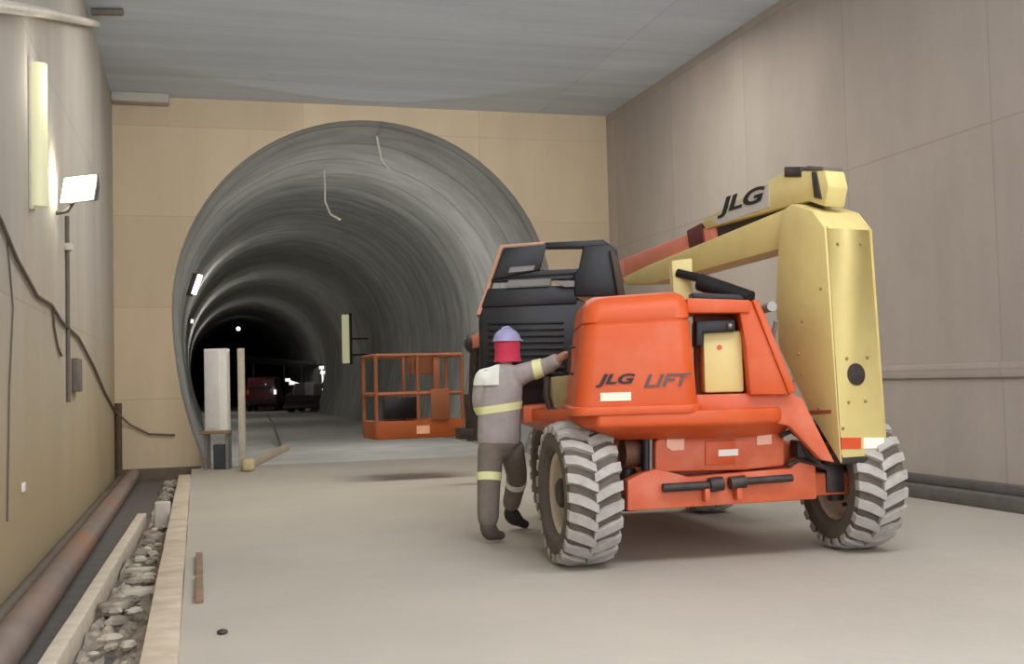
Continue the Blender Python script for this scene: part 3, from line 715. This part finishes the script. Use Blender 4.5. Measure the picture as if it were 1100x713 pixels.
def wrap_band(name, garment, c, ax, hgt, m, par, off=.006, lab=None, n=40, arc=None, maxr=.32):
    """tape that hugs the cloth: rays from the limb's middle outwards, laid on the garment's surface"""
    rinv = wk.matrix_basis.inverted() @ FL
    c = rinv @ c; ax = (rinv.to_3x3() @ ax).normalized()
    xd = ax.orthogonal().normalized() if abs(ax.x) > .9 else (V((1, 0, 0)) - ax*ax.x).normalized(); yd = ax.cross(xd)
    bv = BVHTree.FromPolygons([v.co.copy() for v in garment.data.vertices], [tuple(p.vertices) for p in garment.data.polygons])
    rows = []
    a0, a1 = arc or (0, 360)
    N_ = n if arc is None else n+1
    for t in [-.5 + i_/8 for i_ in range(9)]:
        row = []
        for i in range(N_):
            a = R(a0 + (a1-a0)*i/n); dv = xd*math.cos(a) + yd*math.sin(a); o_ = c + ax*hgt*t
            far = o_ + dv*maxr; hit = bv.ray_cast(far, -dv, maxr)
            r = (hit[0]-o_).length if hit[0] is not None else .06
            row.append((o_, dv, r))
        rows.append(row)
    # smooth the radius along the loop
    mb = MB(wk.matrix_basis); prof_rows = [[o_ + dv*(r+off) for o_, dv, r in row] for row in rows]
    inner_r = [[o_ + dv*(r-.004) for o_, dv, r in row] for row in rows[::-1]]
    cols = list(zip(*(prof_rows + inner_r)))
    loop = [list(cc) for cc in cols]
    if arc is None: loop.append(loop[0])
    mb.loft(loop, caps=arc is not None)
    o = mb.build(name, m, par)
    if lab: part_label(o, lab)
    return o
up = V((0, 0, 1))
wrap_band('reflective_band', jacket, P(538, 438, 9.15), up+V((-.12, 0, 0)), .062, M['hivis'], jacket, lab='yellow white reflective band round the back')
wrap_band('reflective_band', jacket, shR + (elR-shR)*.62, elR-shR, .075, M['hivis'], jacket, lab='yellow white reflective band on the right sleeve', maxr=.12)
# white panel on the left of the upper back
wrap_band('back_patch', jacket, P(538, 402, 9.14), up, .17, M['hivis_w'], jacket, lab='white patch on the upper back', n=14, arc=(192, 262), off=.02)
# trousers
mb = MB(FL)
add_skin(mb, [pel+V((0, 0, .06)), pel-V((0, 0, .03)), pel-V((0, 0, .13))], [(0,1),(1,2)], [(.185,.14),(.187,.145),(.175,.14)])
for hi_, kn_, an_, rr_ in ((hiL, knL, anL, (.112, .118, .104, .094)), (hiR+V((.02, 0, 0)), knR+V((.015, 0, 0)), anR, (.108, .112, .096, .084))):
    add_skin(mb, [hi_+V((0, 0, .02)), hi_-V((0, 0, .08)), kn_, an_], [(0,1),(1,2),(2,3)], list(rr_))
mb.ball(P(539, 480, 9.17), (.13, .115, .10))
trousers = remeshed('trousers', mb, M['trouser'], wk, .012)
wrap_band('reflective_band', trousers, P(525, 512, 9.10), anL-knL, .065, M['hivis'], trousers, lab='yellow white reflective band on the left leg', maxr=.135)
wrap_band('reflective_band', trousers, knR + (anR-knR)*.15, anR-knR, .060, M['hivis_w'], trousers, lab='white reflective band on the right leg', maxr=.135)
# boots
def boot(an, dirv, toe_dn, m):
    dirv = V((dirv.x, dirv.y, 0)).normalized()
    mb = MB(FL)
    heel = V((an.x, an.y, an.z)) - dirv*.03
    add_skin(mb, [an+V((0, 0, .09)), an-V((0, 0, .02)), heel-V((0, 0, .055)), an+dirv*.09-V((0, 0, .045+toe_dn*.4)), an+dirv*.19-V((0, 0, .06+toe_dn))], [(0,1),(1,2),(1,3),(3,4)], [.066, .064, .052, (.056, .046), (.05, .038)])
    return remeshed('boot', mb, m, wk, .008)
boot(V((anL.x, anL.y, .105)), V((.6, .75, 0)), 0, mat('dusty_boot_leather', (92, 82, 74), .75, var=.15))
boot(V((anR.x, anR.y, .13)), V((.8, .6, 0)), .045, M['boot'])
# helmet
mb = MB(FL)
n = 28; rings = []
for i in range(9):
    ph = (i/8)*math.pi/2*.97
    rr = math.cos(ph); rings.append([hp(.105*rr*math.cos(2*math.pi*j/n), -.002+.13*rr*math.sin(2*math.pi*j/n), .045+.098*math.sin(ph)) for j in range(n)])
mb.loft(rings)
rim_ = lambda k, z: [hp(.105*k*math.cos(2*math.pi*j/n), .13*k*math.sin(2*math.pi*j/n) + (.05*max(0, math.sin(2*math.pi*j/n))**3 if k > 1.02 else 0), z) for j in range(n)]
mb.loft([rim_(1, .045), rim_(1.07, .034), rim_(1.07, .041), rim_(1, .055)], caps=False)
mb.tube([hp(0, -.10, .10), hp(0, -.05, .142), hp(0, .02, .152), hp(0, .09, .122)], .012, 8)
hel = mb.build('hard_hat', M['helmet'], wk)
mb = MB(FL); rings = []
for z, kx, ky in ((.045, 1.02, 1.0), (.0, 1.05, 1.03), (-.06, 1.0, .98), (-.105, 1.08, 1.02), (-.135, 1.15, 1.1)):
    rings.append([hp(.098*kx*math.cos(R(150+240*j/24)), .115*ky*math.sin(R(150+240*j/24)), z) for j in range(25)])
rings2 = [[p + (hdc-p)*.10 for p in r] for r in rings[::-1]]
mb.loft([list(c) for c in zip(*(rings + rings2))])
part_label(mb.build('neck_cloth', M['redcloth'], wk), 'red neck cloth under the hard hat')

# ------------------------------------------------------------------ left side: pipe, planks, rubble, wall fittings
def long_tube(name, pts, r, m, label, cat, n=14, group=None):
    b = Vector(pts[len(pts)//2]); mb = MB(); mb.tube(pts, r, n); o = mb.build(name, m, base=(b.x, b.y, b.z)); return tag(o, label, cat, group)
long_tube('steel_pipe', [(-1.0, y, -.055) for y in (1.5, 6, 11, 15, 18.9)], .105, M['rust'], 'thick rusty pipe lying in the channel along the left wall', 'pipe', 24)
long_tube('steel_pipe', [(-1.19, y, -.10) for y in (1.5, 8, 14, 18.9)], .055, M['cable'], 'thin dark tube added for the shade between the rusty pipe and the left wall', 'pipe', 12)  # dark tube stands in for the shade behind the rusty pipe
def plank(pa, pb, w, h, z, m, label):
    a, b = Vector((pa[0], pa[1], z)), Vector((pb[0], pb[1], z)); mb = MB()
    k = 14; rings = []
    t = (b-a).normalized(); sd = Vector((t.y, -t.x, 0))
    for i in range(k+1):
        c = a + (b-a)*i/k; j = random.uniform(-.006, .006)
        rings.append([c+sd*(s*w/2+j)+Vector((0, 0, hh)) for s, hh in ((-1, 0), (1, 0), (1, h+j), (-1, h+j))])
    mb.loft(rings); c = (a+b)/2
    return tag(mb.build('timber_plank', m, bevel=.006, base=c), label, 'plank', None)
plank((-.185, 1.2), (-.185, 17.2), .17, .22, -.17, M['wood'], 'long pale timber plank edging the concrete floor slab')
plank((-.80, 1.8), (-.58, 12.6), .09, .16, -.17, M['wood2'], 'narrow pale timber plank between the rusty pipe and the rubble')
# rubble in the channel
mb = MB(); nx, ny = 14, 170; x0, x1, y0, y1 = -.94, -.275, 1.5, 18.5
edge = lambda y: (-.745 + (y-1.8)/10.8*.22) if y < 12.6 else -.52
grid = [[mb._v((edge(y0+(y1-y0)*j/ny)+(x1-edge(y0+(y1-y0)*j/ny))*i/nx, y0+(y1-y0)*j/ny, -.17 + .09*abs(noise.noise(Vector((i*.33, j*.3, 0)))) + .10*max(0, noise.noise(Vector((i*.12+5, j*.13, 3)))))) for i in range(nx+1)] for j in range(ny+1)]
for j in range(ny):
    for i in range(nx): mb._f([grid[j][i], grid[j][i+1], grid[j+1][i+1], grid[j+1][i]])
for k in range(220):
    y = random.uniform(3, 18); x = random.uniform(edge(y)+.08, -.35); s = random.uniform(.015, .05)
    c = Vector((x, y, -.10+s*.3)); T3 = Matrix.Rotation(random.uniform(0, 3), 3, 'Z') @ Matrix.Rotation(random.uniform(-.4, .4), 3, 'X')
    mb.mi = random.choice((0, 0, 1)); mb.ball(c, (s*1.5, s, s*.7), 6, 4, T3)
tag(mb.build('rubble', [M['rubble'], M['rubble_pale']], smooth=0), 'broken stones and mud filling the channel by the left wall', 'rubble', kind='stuff')
# larger slabs on the rubble
slabs = [((148, 640), .26, .14, .05, 20, 'rubble_pale', 'pale broken slab lying on the rubble nearest the camera'),
         ((125, 655), .16, .22, .06, -30, 'rubble', 'grey stone between the two planks near the camera'),
         ((165, 580), .20, .16, .06, 35, 'rubble', 'dark angular stone in the channel halfway along the plank'),
         ((150, 615), .22, .1, .04, -15, 'rubble_pale', 'thin pale slab leaning in the channel'),
         ((176, 548), .17, .17, .26, 8, 'white', 'whitish upright block standing at the far end of the channel')]
for (pp, w, l, h, dg_, m, lab) in slabs:
    c = on_floor(*pp, Z=-.1) if h < .2 else on_floor(174, 566, Z=-.12); mb = MB()
    T = Matrix.Translation(c) @ Matrix.Rotation(R(dg_), 4, 'Z')
    pts = [(-w/2, -l/2, 0), (w/2*.8, -l/2*1.1, 0), (w/2, l/2*.7, 0), (.1*w, l/2, 0), (-w/2*.9, l/2*.6, 0)]
    mb.F = T; mb.prism(pts, (w*.06, 0, h)); o = mb.build('stone_slab' if h < .2 else 'concrete_block', M[m] if m != 'white' else mat('whitish_block', (198, 190, 178), .9, var=.08), bevel=.012, base=c); tag(o, lab, 'stone' if h < .2 else 'block')
# pebble on the floor
c = on_floor(239, 681); mb = MB(); mb.ball(c+Vector((0, 0, .012)), (.03, .025, .016), 8, 6); tag(mb.build('pebble', M['dark'], base=c), 'small dark stone on the floor right of the edging plank', 'stone')
# dark brown offcuts along the plank
for (py0, py1, lab) in ((598, 618, 'short dark wood offcut beside the edging plank, far piece'), (622, 648, 'short dark wood offcut beside the edging plank, near piece')):
    a, b = on_floor(214, py1), on_floor(214, py0); mb = MB(); mb.beam(a+Vector((.0, 0, .018)), b+Vector((.0, 0, .018)), .05, .036)
    tag(mb.build('wood_offcut', mat('brown_wood', (136, 112, 90), .9, var=.2), bevel=.004, base=a), lab, 'wood offcut')

# floodlight
fc = on_wall(85, 203, XL+.22)
fl = thing('floodlight', 'lit white floodlight on a bracket on the left wall', 'floodlight', fc)
FF = Matrix.Translation(fc) @ Matrix.Rotation(R(-38), 4, 'Z') @ Matrix.Rotation(R(-12), 4, 'X')   # lens faces -y side
mb = MB(FF); mb.loft([[(x*.5, .16, z*.5) for x, z in ((-.2, -.13), (.2, -.13), (.2, .13), (-.2, .13))], [(x, .0, z) for x, z in ((-.21, -.14), (.21, -.14), (.21, .14), (-.21, .14))]]); mb.build('housing', M['dark'], fl, bevel=.01)
mb = MB(FF); mb.box(-.195, .195, -.014, .002, -.125, .125); mb.build('lens', M['lamp'], fl, bevel=.006)
mb = MB(); mb.tube([fc + Vector((.0, .05, -.02)), fc + Vector((-.12, .1, -.2)), Vector((XL, fc.y+.1, fc.z-.22))], .02, 8); mb.build('bracket', M['dark'], fl)
lp = bpy.data.lights.new('floodlight_beam', 'AREA'); lp.shape = 'RECTANGLE'; lp.size = .38; lp.size_y = .24; lp.energy = 40; lp.color = (1, .98, .9)
lo = bpy.data.objects.new('floodlight_beam', lp); COL.objects.link(lo); lo.matrix_world = FF @ Matrix.Translation((0, -.03, 0)) @ Matrix.Rotation(math.pi/2, 4, 'X')
# vertical tube lamp on the left wall
ta, tb = on_wall(42, 222, XL+.07), on_wall(44, 75, XL+.07)
tl = thing('tube_light', 'upright yellowish strip light on the left wall near the camera', 'light', ta)
yy = ta.y
mb = MB(); mb.box(XL, XL+.04, yy-.06, yy+.06, ta.z-.03, tb.z+.03); mb.build('housing', M['pale_pipe'], tl, bevel=.01)
mb = MB(); mb.tube([(XL+.065, yy, ta.z), (XL+.065, yy, tb.z)], .075, 14); mb.build('tube', M['tube'], tl)
# conduits and cables on the left wall
a, b = on_wall(72, 232, XL+.02), on_wall(73, 432, XL+.02); b.y = a.y
long_tube('conduit', [a, (a+b)/2, b], .022, M['conduit'], 'thin grey conduit running down the left wall under the floodlight', 'conduit', 8)
k_ = on_wall(73, 265, XL+.03); mb = MB(); mb.box(XL, XL+.07, a.y-.07, a.y+.07, k_.z-.035, k_.z+.035); tag(mb.build('conduit_clip', M['pale_pipe'], bevel=.008, base=(XL, a.y, k_.z)), 'pale clip holding the thin conduit under the floodlight', 'clip')
sw = [(-30, 180), (0, 235), (18, 278), (40, 318), (55, 327), (66, 345), (84, 362), (100, 392), (112, 420), (124, 442)]
pts = [on_wall(px, py, XL+.022) for px, py in sw]; pts = [p for p in pts]
y_last = pts[-1]
pts = [p if p.y < YB-.1 else Vector((XL+.03, YB-.06, p.z)) for p in pts]
bw = lambda px, py: (lambda v: Vector((v.x*(YB-.04)/v.y, YB-.04, v.z*(YB-.04)/v.y+CH)))(FL.to_3x3() @ ray(px, py))
pts2 = [bw(px, py) for px, py in ((140, 456), (160, 466), (188, 467))]
long_tube('cable', pts + pts2, .016, M['cable'], 'dark cable sagging down the left wall and across to the tunnel mouth', 'cable', 8)
long_tube('cable', [on_wall(px, py, XL+.010) for px, py in ((8, 560), (10, 420), (14, 330), (8, 258))], .007, M['conduit'], 'thin upright cable on the left wall nearest the camera', 'cable', 6)
long_tube('cable', [on_wall(px, py, XL+.016) for px, py in ((57, 330), (58, 350), (62, 372), (66, 382))], .012, M['cable'], 'short cable tail hanging below the sagging cable', 'cable', 6)
c = on_wall(79, 404, XL); mb = MB(); mb.box(XL, XL+.07, c.y-.22, c.y+.22, c.z-.17, c.z+.19); tag(mb.build('junction_box', mat('grey_brown_box', (112, 102, 92), .7), bevel=.012, base=(XL, c.y, c.z)), 'grey junction box on the left wall below the sagging cable', 'junction box')
c = on_wall(24, 523, XL); mb = MB(); mb.box(XL, XL+.02, c.y-.05, c.y+.05, c.z-.035, c.z+.035); tag(mb.build('wall_tag', M['white'], bevel=.004, base=(XL, c.y, c.z)), 'small white tag fixed low on the left wall', 'tag')
a, b = on_wall(119, 430, XL+.05), on_wall(121, 502, XL+.05); a.y = min(a.y, YB-.12); b.y = a.y; a.x = b.x = XL+.05
long_tube('drain_pipe', [Vector((XL+.06, YB-.1, 1.1)), Vector((XL+.06, YB-.1, .5)), Vector((XL+.06, YB-.1, -.1))], .055, mat('dark_brown_pipe', (88, 72, 52), .7), 'short dark pipe standing in the corner of left and back walls', 'pipe', 12)
# pale pipes under the ceiling at the top left
a, b = on_wall(-20, 4, XL+.08), on_wall(104, 26, XL+.10); b = Vector((XL+.1, min(b.y, 16.4), min(b.z, ZC-.05)))
long_tube('ceiling_pipe', [a, (a*2+b)/3+Vector((0, 0, .02)), b], .045, M['pale_pipe'], 'pale sloping pipe high on the left wall', 'pipe', 12)
oc = lambda px, py, Z: (lambda v: Vector((v.x*(Z-CH)/v.z, v.y*(Z-CH)/v.z, Z)))(FL.to_3x3() @ ray(px, py))
a, b = oc(86, 12, ZC-.05), oc(132, 13, ZC-.05); a.x = max(a.x, XL+.06)
long_tube('ceiling_pipe', [a, (a+b)/2, b], .045, M['conduit'], 'short grey pipe fixed under the ceiling at the left', 'pipe', 10)

# ------------------------------------------------------------------ at the tunnel mouth
dcab = 17.9
FK = frame(0, 0, 0, 0)
cb = P(231, 500, dcab)
cab = thing('electrical_cabinet', 'tall white cabinet on a legged stand left of the tunnel mouth', 'cabinet', FL @ Vector((cb.x, cb.y, 0)), -YAW)
p0, p1 = P(220, 463, dcab), P(243, 374, dcab)
mb = MB(FL); mb.box(p0.x, p1.x, dcab, dcab+.22, p0.z, p1.z); mb.build('body', mat('off_white_cabinet_paint', (234, 229, 218), .5, var=.05), cab, bevel=.012)
mb = MB(FL); mb.box(p0.x+.02, p0.x+.24, dcab-.015, dcab+.0, p0.z+.03, p1.z-.03); mb.build('door', mat('light_grey_door_paint', (214, 210, 204), .5, var=.06), cab, bevel=.006)
mb = MB(FL); mb.box(p0.x-.08, p1.x+.02, dcab-.04, dcab+.26, p0.z-.05, p0.z); mb.build('stand_top', mat('brown_stand', (140, 118, 92), .7), cab, bevel=.008)
for x in (p0.x-.02, p1.x-.04):
    for y in (dcab+.02, dcab+.2):
        mb = MB(FL); mb.box(x, x+.045, y, y+.045, 0, p0.z-.05); mb.build('leg', M['steel'], cab)
c = P(235, 496, dcab+.0); mb = MB(FL); mb.box(c.x-.11, c.x+.13, dcab+.07, dcab+.19, 0, .40); o = mb.build('storage_box', mat('dark_blue_grey_plastic', (62, 68, 72), .6), bevel=.02, base=FL @ Vector((c.x, dcab+.12, 0))); tag(o, 'dark box on the floor under the white cabinet', 'box')
c = P(199, 500, dcab)
dp = 18.3
a = P(262, 495, dp); b = P(258, 374, dp)
mb = MB(FL); mb.box(b.x-.05, b.x+.05, dp, dp+.09, 0, b.z); mb.F = FL; tag(mb.build('timber_post', M['wood2'], bevel=.006, base=FL @ Vector((b.x, dp, 0))), 'pale upright timber post right of the white cabinet', 'post')
a, b = on_floor(262, 506), on_floor(308, 483)
mb = MB(); mb.beam(a+Vector((0, 0, .06)), b+Vector((0, 0, .06)), .10, .12); tag(mb.build('timber_beam', M['wood'], bevel=.008, base=a), 'pale timber beam lying at the foot of the post into the tunnel', 'beam')
mb = MB(); c = on_floor(266, 505); mb.box(c.x-.1, c.x+.1, c.y-.35, c.y-.1, 0, .2); tag(mb.build('sandbag', mat('pale_sack', (196, 180, 140), .9, bump=.3), bevel=.06, seg=3, base=c), 'pale sack lying at the foot of the timber post', 'sack')
a, b = P(300, 466, 22.0), P(280, 452, 24.5); a2 = on_floor(302, 482); b2 = on_floor(288, 458)
mb = MB(); mb.tube([a2+Vector((0, 0, .02)), (a2+b2)/2+Vector((0, 0, .3)), b2+Vector((0, 0, .35))], .03, 8); tag(mb.build('hose', M['conduit'], base=a2), 'pale hose on the tunnel floor behind the timber beam', 'hose')

# lamps in the tunnel
def tunnel_wall(px, py, rr=TR-.14):
    v = FL.to_3x3() @ ray(px, py); t = YB+.5
    best = None
    for i in range(2600):
        t = 19 + i*.04; q = Vector((v.x*t, v.y*t, v.z*t+CH)); dx, dz = q.x-TX, q.z-TZ
        e = math.hypot(dx, dz) if dz >= 0 else math.hypot(dx, dz*TR/TLOW)
        if q.y > YB+.4 and e >= rr: return q
    return q
def wall_lamp(px0, py0, px1, py1, r, m, label):
    a = tunnel_wall(px0, py0); b = a.copy(); s = (py0-py1)/1200*(a.length)
    b.z += s; sg = 1 if a.x > TX else -1; rr_ = TR-.14-r*1.5; fx = lambda z: TX + sg*(math.sqrt(max(.1, rr_**2-(z-TZ)**2)) if z > TZ else rr_*math.sqrt(1-((z-TZ)/TLOW)**2)); a.x = fx(a.z); b.x = fx(b.z); t = thing('tunnel_lamp', label, 'lamp', a)
    mb = MB(); mb.tube([a, b], r, 10); mb.build('lens', m, t)
    off = Vector((sg*(r+.03), 0, 0)); mb = MB(); mb.beam(a+off-Vector((0, 0, .03)), b+off+Vector((0, 0, .03)), .06, r*2.2, up=(1, 0, 0)); mb.build('housing', M['dark'], t, bevel=.006)
wall_lamp(203, 316, 206, 296, .06, M['lamp_far'], 'bright lamp high on the left side just inside the tunnel mouth')
wall_lamp(203, 347, 203, 343, .045, M['head'], 'small pale lamp on the left side of the tunnel below the bright one')
a = W(372, 390, 41); b = Vector((a.x, a.y, W(372, 338, 41).z)); t_ = thing('tunnel_lamp', 'upright yellowish strip lamp on the right side deep in the tunnel', 'lamp', a)
mb = MB(); mb.tube([a, b], .14, 12); mb.build('lens', M['tube_far'], t_)
mb = MB(); mb.box(a.x+.12, a.x+.22, a.y-.1, a.y+.1, a.z-.05, b.z+.05); mb.build('housing', M['dark'], t_, bevel=.01)
for z in (a.z+.3, (a.z+b.z)/2):
    mb = MB(); mb.tube([(a.x+.2, a.y, z), (TX+(TR-.09)*math.sqrt(max(.1, 1-((z-TZ)/TR)**2)), a.y, z)], .03, 8); mb.build('bracket', M['dark'], t_)
c = P(256, 353, 72); cw = FL @ c; t_ = thing('hanging_lamp', 'tiny white lamp hanging far down the tunnel', 'lamp', cw)
mb = MB(); mb.ball(cw, .13); mb.build('lens', M['lamp_far'], t_)
top_z = TZ + math.sqrt(max(0, (TR-.1)**2-(cw.x-TX)**2)); mb = MB(); mb.tube([cw+Vector((0, 0, .12)), Vector((cw.x, cw.y, top_z+.1))], .02, 6); mb.build('cord', M['dark'], t_)
# pale wires hanging from the crown
for pts, lab in ((((348, 182), (349, 200), (349, 216), (355, 230), (366, 236)), 'pale wire hanging from the tunnel crown, deeper of the two'),
                 (((404, 143), (407, 158), (410, 172), (418, 182)), 'pale wire hanging from the tunnel crown near the mouth')):
    a = tunnel_wall(*pts[0], rr=TR-.03); d = (FL.inverted() @ a).y
    wp = [a] + [W(px, py, d) for px, py in pts[1:]]
    long_tube('hanging_wire', wp, .022, M['pale_pipe'], lab, 'wire', 6)

# ------------------------------------------------------------------ vehicles deep in the tunnel
dv = 60
FVc = P(281, 433, dv); FV = frame(FVc.x, dv, 0, 6)
car = thing('car', 'dark red van parked deep in the tunnel', 'car', FV @ Vector((0, 0, 0)), -YAW+R(6))
mb = MB(FV)
sec = lambda y, w, z0, z1, wt: [(-w, y, z0), (w, y, z0), (w, y, (z0+z1)/2), (wt, y, z1), (-wt, y, z1), (-w, y, (z0+z1)/2)]
mb.loft([sec(0, .8, .4, 1.75, .68), sec(.1, .85, .35, 1.85, .72), sec(2.6, .85, .35, 1.85, .72), sec(3.2, .85, .35, 1.1, .78), sec(4.2, .8, .4, 1.0, .7)]); bodyc = mb.build('body', M['car_red'], car, bevel=.05)
mb = MB(FV); mb.prism([(-.6, -.01, 1.2), (.6, -.01, 1.2), (.52, .03, 1.65), (-.52, .03, 1.65)], (0, .03, 0)); mb.build('rear_window', M['glass'], car)
for sx in (-1, 1):
    mb = MB(FV); mb.box(sx*.72-.07, sx*.72+.07, -.03, .05, .9, 1.15); mb.build('tail_lamp', M['head'] if sx > 0 else M['red_refl'], car, bevel=.01)
    for y in (.8, 3.3):
        mb = MB(FV); mb.lathe([(-.1, .0001), (-.1, .31), (-.06, .34), (.06, .34), (.1, .31), (.1, .0001)], Matrix.Translation((sx*.74, y, .34)), n=24, closed=False); mb.build('wheel', M['black'], car)
mb = MB(FV); mb.box(-.82, .82, -.08, .04, .42, .58); mb.build('bumper', M['black'], car, bevel=.03)
dm = 56
c0 = P(330, 436, dm); FMm = frame(c0.x, dm, 0, -8)
ld = thing('loader', 'dusty wheeled loader with pale lamps standing beside the red van deep in the tunnel', 'loader', FMm @ Vector((0, 0, 0)), -YAW-R(8))
mb = MB(FMm); mb.loft([sec(0, .75, .55, 1.35, .6), sec(.2, .85, .5, 1.45, .7), sec(2.2, .85, .5, 1.45, .7), sec(2.6, .7, .55, 1.2, .55)]); mb.build('body', M['mach_grey'], ld, bevel=.04)
mb = MB(FMm)
for x in (-.55, .5):
    for y in (.9, 1.9): mb.box(x-.04, x+.04, y-.04, y+.04, 1.4, 2.3)
mb.box(-.65, .6, .8, 2.0, 2.28, 2.38); mb.build('canopy', M['dark'], ld, bevel=.02)
mb = MB(FMm); mb.box(-.1, .35, -.04, .3, .75, 1.5); part_label(mb.build('front_panel', M['mach_pale'], ld, bevel=.03), 'pale front panel')
mb = MB(FMm); q = [(-1.0, -.9, .25), (-1.0, -.5, .2), (-1.0, -.3, .5), (-1.0, -.35, .85), (-1.0, -.45, .5)]; mb.prism(q, (1.9, 0, 0)); mb.build('bucket', M['dark'], ld)
for sx in (-1, 1):
    mb = MB(FMm); mb.beam((sx*.6, .3, 1.2), (sx*.6, -.35, .6), .10, .14); mb.build('lift_arm', M['mach_grey'], ld)
    for y in (.4, 2.0):
        mb = MB(FMm); mb.lathe([(-.16, .0001), (-.16, .44), (-.1, .5), (.1, .5), (.16, .44), (.16, .0001)], Matrix.Translation((sx*.98, y, .5)), n=28, closed=False); mb.build('wheel', M['black'], ld)
for x, z in ((-1.05, 1.62), (-.85, 1.45), (.78, 1.95), (.8, 1.05), (.72, 2.2)):
    mb = MB(FMm); mb.box(x-.11, x+.11, .1, .25, z-.07, z+.09); mb.tube([(x, .2, z), (max(-.6, min(.55, x)), .85, min(z, 1.4))], .03, 6); part_label(mb.build('work_lamp', M['head'], ld, bevel=.01), 'pale lamp')
# dark pipeline carried across behind the vehicles
a, b = W(262, 386, 64), W(352, 392, 60)
mb = MB(); mb.beam(a, b, .5, .35)
for t in (.12, .5, .88):
    c = a+(b-a)*t; mb.tube([Vector((c.x, c.y, 0)), c], .08, 8)
tag(mb.build('gantry_beam', M['black'], bevel=.02, base=(a.x, a.y, 0)), 'dark beam on posts above the vehicles deep in the tunnel', 'gantry')

# ------------------------------------------------------------------ light
w = bpy.data.worlds.new('world'); scene.world = w; w.use_nodes = True
bg = w.node_tree.nodes['Background']; bg.inputs['Color'].default_value = (.97, 1.01, 1.10, 1); bg.inputs['Strength'].default_value = 4.0
def area(name, loc, aim, sx, sy, e, col=(1, 1, 1)):
    l = bpy.data.lights.new(name, 'AREA'); l.shape = 'RECTANGLE'; l.size = sx; l.size_y = sy; l.energy = e; l.color = col
    o = bpy.data.objects.new(name, l); COL.objects.link(o); o.location = loc
    o.rotation_euler = (Vector(aim)-Vector(loc)).to_track_quat('-Z', 'Y').to_euler(); return o
area('hall_fill', (3.2, 3.2, 6.0), (3.0, 4.2, 0), 6, 2.4, 420, (.97, 1, 1.04))  # unseen overhead fill, added to brighten the near floor and walls
for sx, ax_ in ((.6, 1.2), (5.6, 5.0)):  # unseen spots added behind the camera to lift the ceiling
    l = bpy.data.lights.new('ceiling_fill', 'SPOT'); l.energy = 2700; l.spot_size = R(46); l.spot_blend = 1.0; l.shadow_soft_size = .5; l.color = (.93, 1, 1.1)
    o = bpy.data.objects.new('ceiling_fill', l); COL.objects.link(o); o.location = (sx, -1.5, 2.4)
    o.rotation_euler = (Vector((ax_, 11.5, 7.6))-o.location).to_track_quat('-Z', 'Y').to_euler()
area('hall_fill', (3.0, 13.5, 6.0), (3.0, 14.2, 0), 6, 1.6, 270, (1, .98, .94))  # second added overhead fill, for the back of the hall
l = bpy.data.lights.new('tunnel_fill', 'POINT'); l.energy = 150; l.shadow_soft_size = .3; l.color = (1, .99, .96)  # added bare fill light, brightens the tunnel just inside its mouth
o = bpy.data.objects.new('tunnel_fill', l); COL.objects.link(o); o.location = (TX+.7, 23.0, 3.1)
l = bpy.data.lights.new('tube_glow', 'POINT'); l.energy = 9; l.shadow_soft_size = .12; l.color = (1, .99, .88)
o = bpy.data.objects.new('tube_glow', l); COL.objects.link(o); o.location = (XL+.35, yy, (ta.z+tb.z)/2+.4)
for y, e in ((33, 70), (46, 80), (60, 75)):  # more fill lights added along the left to lift the deep tunnel
    l = bpy.data.lights.new('tunnel_fill', 'POINT'); l.energy = e; l.shadow_soft_size = .25; l.color = (1, .97, .9)
    o = bpy.data.objects.new('tunnel_fill', l); COL.objects.link(o); o.location = (TX-2.3, y, 3.7)

scene.view_settings.view_transform = 'Standard'; scene.view_settings.look = 'None'
scene.view_settings.gamma = 1.0; scene.view_settings.use_curve_mapping = False
scene.view_settings.exposure = 0.0
scene.cycles.max_bounces = 8; scene.cycles.diffuse_bounces = 5
scene.cycles.use_denoising = True
